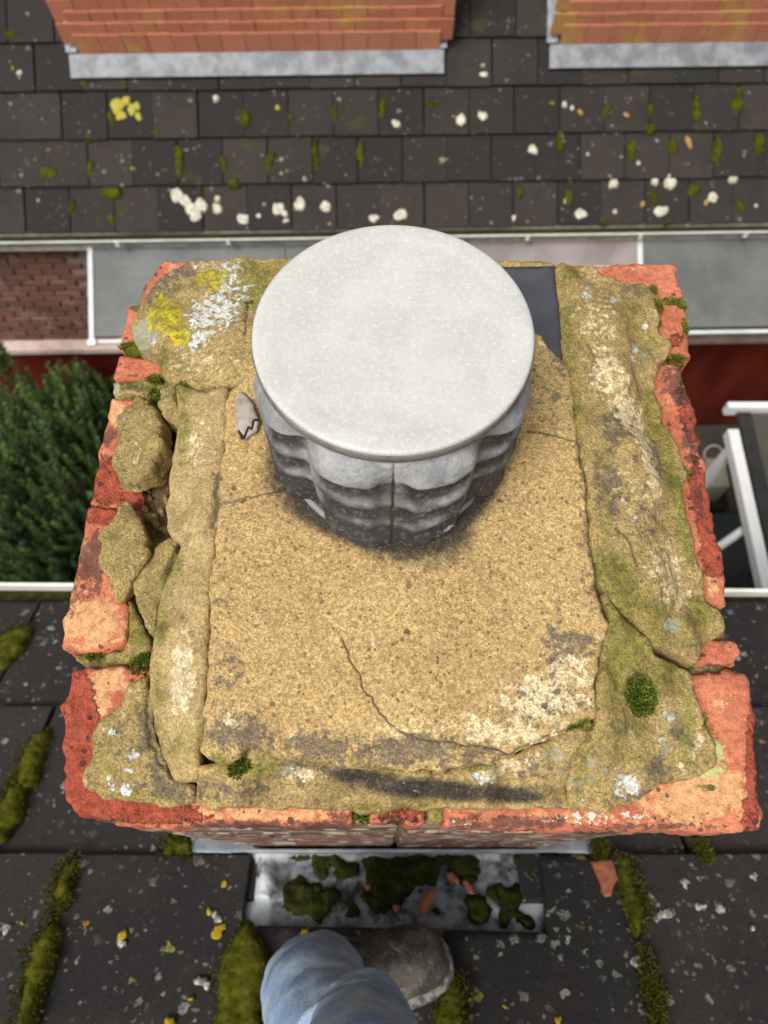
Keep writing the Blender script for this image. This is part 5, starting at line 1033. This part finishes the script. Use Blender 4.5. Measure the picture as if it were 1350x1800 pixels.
# lichen discs, moss and leaves on the far roof
k = K('white_lichen'); M['flich'] = k.done(k.mix(k.step(k.noise(40, 4, .7), .38, .62), (0.40, 0.38, 0.28), (0.64, 0.62, 0.52)), 0.95, k.bump(k.noise(90, 4), 0.006))
M['fmoss'] = m_moss('far_moss', (0.05, 0.06, 0.006), (0.10, 0.105, 0.008), (0.03, 0.025, 0.008), 0.35)
fa = (FAR[0] - 0.002, FAR[1], FAR[2])
def far_plate(name, poly, mat, h, res, rad, rough, seed, amp=0.004):
    o = plate(name, poly, mat, None, fa, h, -0.02, res, rad, rough, 22, amp, 25, (), {}, seed); return world_to_parent(o, froof)
for q, (x, y, r) in enumerate(((312, 342, 12), (325, 352, 11), (342, 378, 13), (333, 365, 11), (352, 360, 12), (381, 364, 10), (382, 347, 6), (428, 387, 12), (456, 379, 5), (488, 365, 13), (503, 389, 9), (500, 375, 6), (527, 356, 11), (571, 360, 10), (657, 384, 10), (695, 218, 9), (704, 377, 15), (811, 210, 12), (848, 202, 9), (851, 131, 9), (938, 262, 9), (993, 181, 5), (1006, 188, 4), (902, 381, 7), (1019, 377, 12), (1079, 320, 9), (1152, 316, 7), (1180, 317, 12), (1163, 372, 13), (1254, 345, 9), (1290, 311, 8), (1034, 269, 5), (1122, 285, 5), (996, 350, 5), (1082, 371, 5), (1330, 360, 4), (380, 170, 6), (66, 350, 4), (410, 306, 5), (33, 127, 5))):
    rs_ = np.random.RandomState(q); far_plate('lichen_patch', [(x + r * rs_.uniform(.75, 1.12) * math.cos(6.283 * a / 8), y + r * rs_.uniform(.75, 1.12) * math.sin(6.283 * a / 8)) for a in range(8)], M['flich'], 0.012, 0.010, 0.006, 0.010, 500 + q)
for q, (x, y, a, b) in enumerate(((430, 205, 8, 28), (510, 210, 6, 22), (590, 205, 6, 30), (672, 195, 9, 24), (313, 280, 10, 32), (395, 290, 6, 22), (474, 280, 8, 28), (555, 272, 6, 32), (635, 266, 8, 28), (83, 302, 16, 17), (157, 298, 7, 20), (200, 386, 7, 12), (125, 362, 8, 16), (192, 335, 14, 8), (148, 142, 9, 8), (18, 55, 10, 10), (222, 142, 8, 7), (1067, 190, 8, 14), (1145, 190, 7, 12), (1225, 192, 8, 30), (1298, 180, 9, 30), (1110, 262, 7, 24), (1183, 255, 6, 12), (1262, 268, 8, 32), (1337, 250, 10, 28), (1148, 345, 7, 18), (1220, 330, 12, 10), (1304, 362, 10, 9), (913, 332, 6, 12), (1062, 385, 14, 8), (1175, 385, 8, 8), (760, 175, 12, 10), (270, 232, 10, 5), (160, 240, 12, 4), (410, 318, 20, 4), (195, 210, 5, 20), (1235, 222, 22, 5), (1140, 222, 14, 6), (985, 250, 6, 20), (1000, 345, 8, 10), (690, 310, 5, 14))):
    rs_ = np.random.RandomState(900 + q); far_plate('moss_clump', [(x + a * rs_.uniform(.7, 1.15) * math.cos(6.283 * t / 10), y + b * rs_.uniform(.7, 1.15) * math.sin(6.283 * t / 10)) for t in range(10)], M['fmoss'], 0.020, 0.010, 0.016, 0.022, 560 + q, 0.016)
k = K('far_yellow_lichen'); M['fyel'] = k.done(k.mix(k.noise(50, 4), (0.28, 0.24, 0.04), (0.46, 0.42, 0.06)), 0.95)
for q, (x, y, r) in enumerate(((205, 185, 14), (212, 205, 13), (232, 190, 10), (245, 210, 9), (222, 175, 7), (240, 182, 6), (257, 205, 6), (488, 187, 6))):
    rs_ = np.random.RandomState(950 + q); far_plate('lichen_patch', [(x + r * rs_.uniform(.6, 1.2) * math.cos(6.283 * t / 9), y + r * 1.2 * rs_.uniform(.6, 1.2) * math.sin(6.283 * t / 9)) for t in range(9)], M['fyel'], 0.005, 0.012, 0.006, 0.014, 640 + q)
M['leaf_dead'] = m_plain('dead_leaf', (0.40, 0.24, 0.07), (0.30, 0.17, 0.05), 40, 0.8)
for q, (x, y, rot) in enumerate(((1211, 249, 70), (1102, 201, 30), (1020, 196, 50), (1284, 291, 60), (1242, 355, 100), (1130, 358, 110))):
    c_, s_ = math.cos(R(rot)), math.sin(R(rot)); L_, w_ = (14, 5) if q == 0 else (7, 4)
    o = plate('fallen_leaf', [(x + c_ * u * L_ - s_ * v_ * w_, y + s_ * u * L_ + c_ * v_ * w_) for u, v_ in ((-1, 0), (-.4, -1), (.4, -.9), (1, 0), (.4, .9), (-.4, 1))], M['leaf_dead'], None, fa, 0.008, 0.002, 0.01, 0.003, 0.002, 40, 0.004, 40, (), {}, 660 + q)
    tag(o, 'longest tan leaf, lying mid course on the far roof' if q == 0 else 'small curled tan leaf lying on the mossy far roof', 'leaf', 'dead leaves on the far roof')

# ------------------------------------------------------------------ courtyard: shrubs, canopy, canister
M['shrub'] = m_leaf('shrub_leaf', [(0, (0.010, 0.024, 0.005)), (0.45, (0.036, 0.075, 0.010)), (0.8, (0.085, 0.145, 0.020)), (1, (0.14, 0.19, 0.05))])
M['bark'] = m_plain('bark', (0.06, 0.045, 0.03), (0.10, 0.075, 0.05), 40, 0.9)
def shrub(x, y, rx, ry, h, label, seed, nshoot=420, tall=()):
    rs_ = np.random.RandomState(seed); root = tag(empty('shrub', (x, y, 0)), label, 'shrub', 'evergreen shrubs in the courtyard')
    v, f, tint = [], [], []; sv, sf = [], []
    shoots = []
    for _ in range(nshoot):
        r, a = math.sqrt(rs_.rand()) , rs_.rand() * 6.283
        px_, py_ = rx * r * math.cos(a), ry * r * math.sin(a)
        top = h * (1 - 0.35 * r ** 2) * rs_.uniform(0.72, 1.04); shoots.append((px_, py_, top, rs_.uniform(0.35, 0.6), 0.5 * rs_.normal() * 0.3 + 0.25 * px_ / rx, 0.5 * rs_.normal() * 0.3 + 0.25 * py_ / ry))
    for t in tall: shoots.append((t[0], t[1], t[2], 1.1, 0.03, 0.03))
    for (px_, py_, top, ln, lx, ly_) in shoots:
        nl = int(ln / 0.012); base_t = np.clip(rs_.normal(0.42, 0.16), 0, 1)
        b0 = np.array([px_ - lx * ln, py_ - ly_ * ln, top - ln]); b1 = np.array([px_, py_, top])
        i0 = len(sv); sd0 = np.array([0.004, 0, 0]); sv += [b0 - sd0, b0 + sd0, b1 + sd0 * .3, b1 - sd0 * .3]; sf.append((i0, i0 + 1, i0 + 2, i0 + 3))
        for j in range(nl):
            u = j / nl; p = b0 + (b1 - b0) * (u + rs_.uniform(-.02, .02)); a = j * 2.4 + rs_.uniform(-.4, .4)
            up_ = 0.15 + 0.55 * u + rs_.normal(0, .25); d = np.array([math.cos(a), math.sin(a), up_]); d /= np.linalg.norm(d)
            L_ = 0.044 * rs_.uniform(.7, 1.25) * (1 - .35 * u); s_ = np.cross(d, [0, 0, 1]); s_ /= np.linalg.norm(s_) + 1e-9; w_ = L_ * 0.40
            i = len(v); v += [p, p + d * L_ * .5 + s_ * w_, p + d * L_, p + d * L_ * .5 - s_ * w_]; f.append((i, i + 1, i + 2, i + 3))
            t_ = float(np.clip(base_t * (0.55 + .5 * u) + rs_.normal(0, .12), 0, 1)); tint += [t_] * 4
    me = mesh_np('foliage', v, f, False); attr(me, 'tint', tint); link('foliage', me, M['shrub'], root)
    link('stems', mesh_np('stems', sv, sf, False), M['bark'], root)
    return root
shrub(-2.75, 2.95, 1.1, 1.15, 2.35, 'dense dark evergreen shrub with two tall shoots against the brick wall', 21, 900, [(-0.36, 0.78, 2.95), (-0.48, 0.72, 2.75), (-0.30, 0.84, 3.1), (-0.7, 0.7, 2.7), (-0.33, 0.8, 2.85), (-0.25, 0.8, 2.8)])
shrub(-2.45, 1.75, 1.0, 0.9, 2.0, 'dense dark evergreen shrub below the white eaves gutter', 22, 700)
shrub(-4.2, 2.2, 0.95, 1.25, 2.0, 'dense dark evergreen shrub furthest from the chimney', 23, 600)

M['felt'] = (lambda k: k.done(k.mix(k.step(k.noise(4, 5, .65), .4, .66), (0.07, 0.068, 0.06), k.mix(k.noise(20, 3), (0.11, 0.105, 0.09), (0.04, 0.045, 0.015))), 0.9, k.bump(k.noise(40, 4), 0.01)))(K('mossy_felt'))
M['upvc'] = m_plain('white_board', (0.72, 0.73, 0.74), (0.80, 0.80, 0.80), 6, 0.4)
CZn = CZ - 4.6
ca, cb = on_plane(1283, 722, level(CZn)), on_plane(1332, 1050, level(CZn))
canopy = tag(empty('canopy', (2.9, 2.2, 0)), 'flat felt canopy roof edged with white boards in the courtyard corner', 'canopy')
X0 = float((ca[0] + cb[0]) / 2); YB = float(ca[1]); YA = 1.0
def cpart(name, boxes, mat, bev=0.004, rot=None):
    o = link(name, boxes_mesh(name, boxes, bev), mat); world_to_parent(o, canopy); return o
cpart('roof_deck', [(X0 + 0.10, X0 + 2.2, YA, YB - 0.02, CZn - 0.05, CZn + 0.005)], M['felt'])
cpart('felt_upstand', [(X0 + 0.075, X0 + 0.17, YA, YB - 0.03, CZn + 0.006, CZn + 0.035)], M['roof_deck'], 0.006)
cpart('side_board', [(X0 - 0.01, X0 + 0.065, YA, YB - 0.16, CZn - 0.07, CZn + 0.02)], M['upvc'])
cpart('end_board', [(X0 + 0.02, X0 + 2.2, YB, YB + 0.05, CZn - 0.06, CZn + 0.04)], M['upvc'])
for yy in (YA + 0.1, YB - 0.3): cpart('post', [(X0 + 0.0, X0 + 0.06, yy, yy + 0.06, 0, CZn - 0.072)], M['upvc'])
br = link('brace', tube_mesh('brace', [(X0 + 0.03, YB - 0.85, CZn - 0.14), (X0 - 0.30, YB - 0.98, CZn - 1.0)], [0.028, 0.028], 10), M['upvc']); world_to_parent(br, canopy)
M['greenglass'] = m_plain('dark_panel', (0.022, 0.030, 0.030), (0.035, 0.045, 0.043), 3, 0.25)
pn = link('water_tank', boxes_mesh('water_tank', [(-0.55, 0.55, -0.45, 0.45, 0, 0.9), (-0.58, 0.58, -0.48, 0.48, 0.9, 0.94)], 0.02), M['greenglass']); pp = on_plane(1300, 1000, level(0.9)); pn.location = (pp[0] - 0.1, pp[1] + 0.05, 0)
tag(pn, 'dark green-grey lidded box under the canopy edge', 'storage box')
# beige canister with a wire handle on a dark crate
M['beige'] = m_plain('beige_plastic', (0.42, 0.40, 0.30), (0.52, 0.50, 0.39), 12, 0.5)
cc = on_plane(1254, 838, level(0.55)); can = tag(empty('canister', (cc[0], cc[1], 0.30)), 'beige canister with a looped wire handle beside the red boards', 'canister')
link('body', boxes_mesh('canister_body', [(-0.10, 0.10, -0.16, 0.16, 0, 0.36)], 0.03, True), M['beige'], can)
cpn = link('cap', lathe('cap', [(0.035, 0.355), (0.035, 0.39), (0.03, 0.395), (0.002, 0.395)], 24), M['white'], can); cpn.location = (0, 0.09, 0)
link('handle', tube_mesh('handle', [(0.09 * math.cos(t) , 0.20 + 0.07 * math.sin(t), 0.34 + 0.05 * math.sin(t)) for t in np.linspace(-0.4, 5.6, 24)], [0.007] * 24, 8), M['white'], can)
crate = link('crate', boxes_mesh('crate', [(-0.14, 0.22, -0.22, 0.22, 0, 0.03), (-0.14, -0.12, -0.22, 0.22, 0.03, 0.30), (0.20, 0.22, -0.22, 0.22, 0.03, 0.30), (-0.12, 0.20, -0.22, -0.20, 0.03, 0.30), (-0.12, 0.20, 0.20, 0.22, 0.03, 0.30), (-0.12, 0.20, -0.20, 0.20, 0.26, 0.298)], 0.004), M['dark_slot']); crate.location = (cc[0], cc[1], 0)
tag(crate, 'low black crate carrying the beige canister', 'crate')
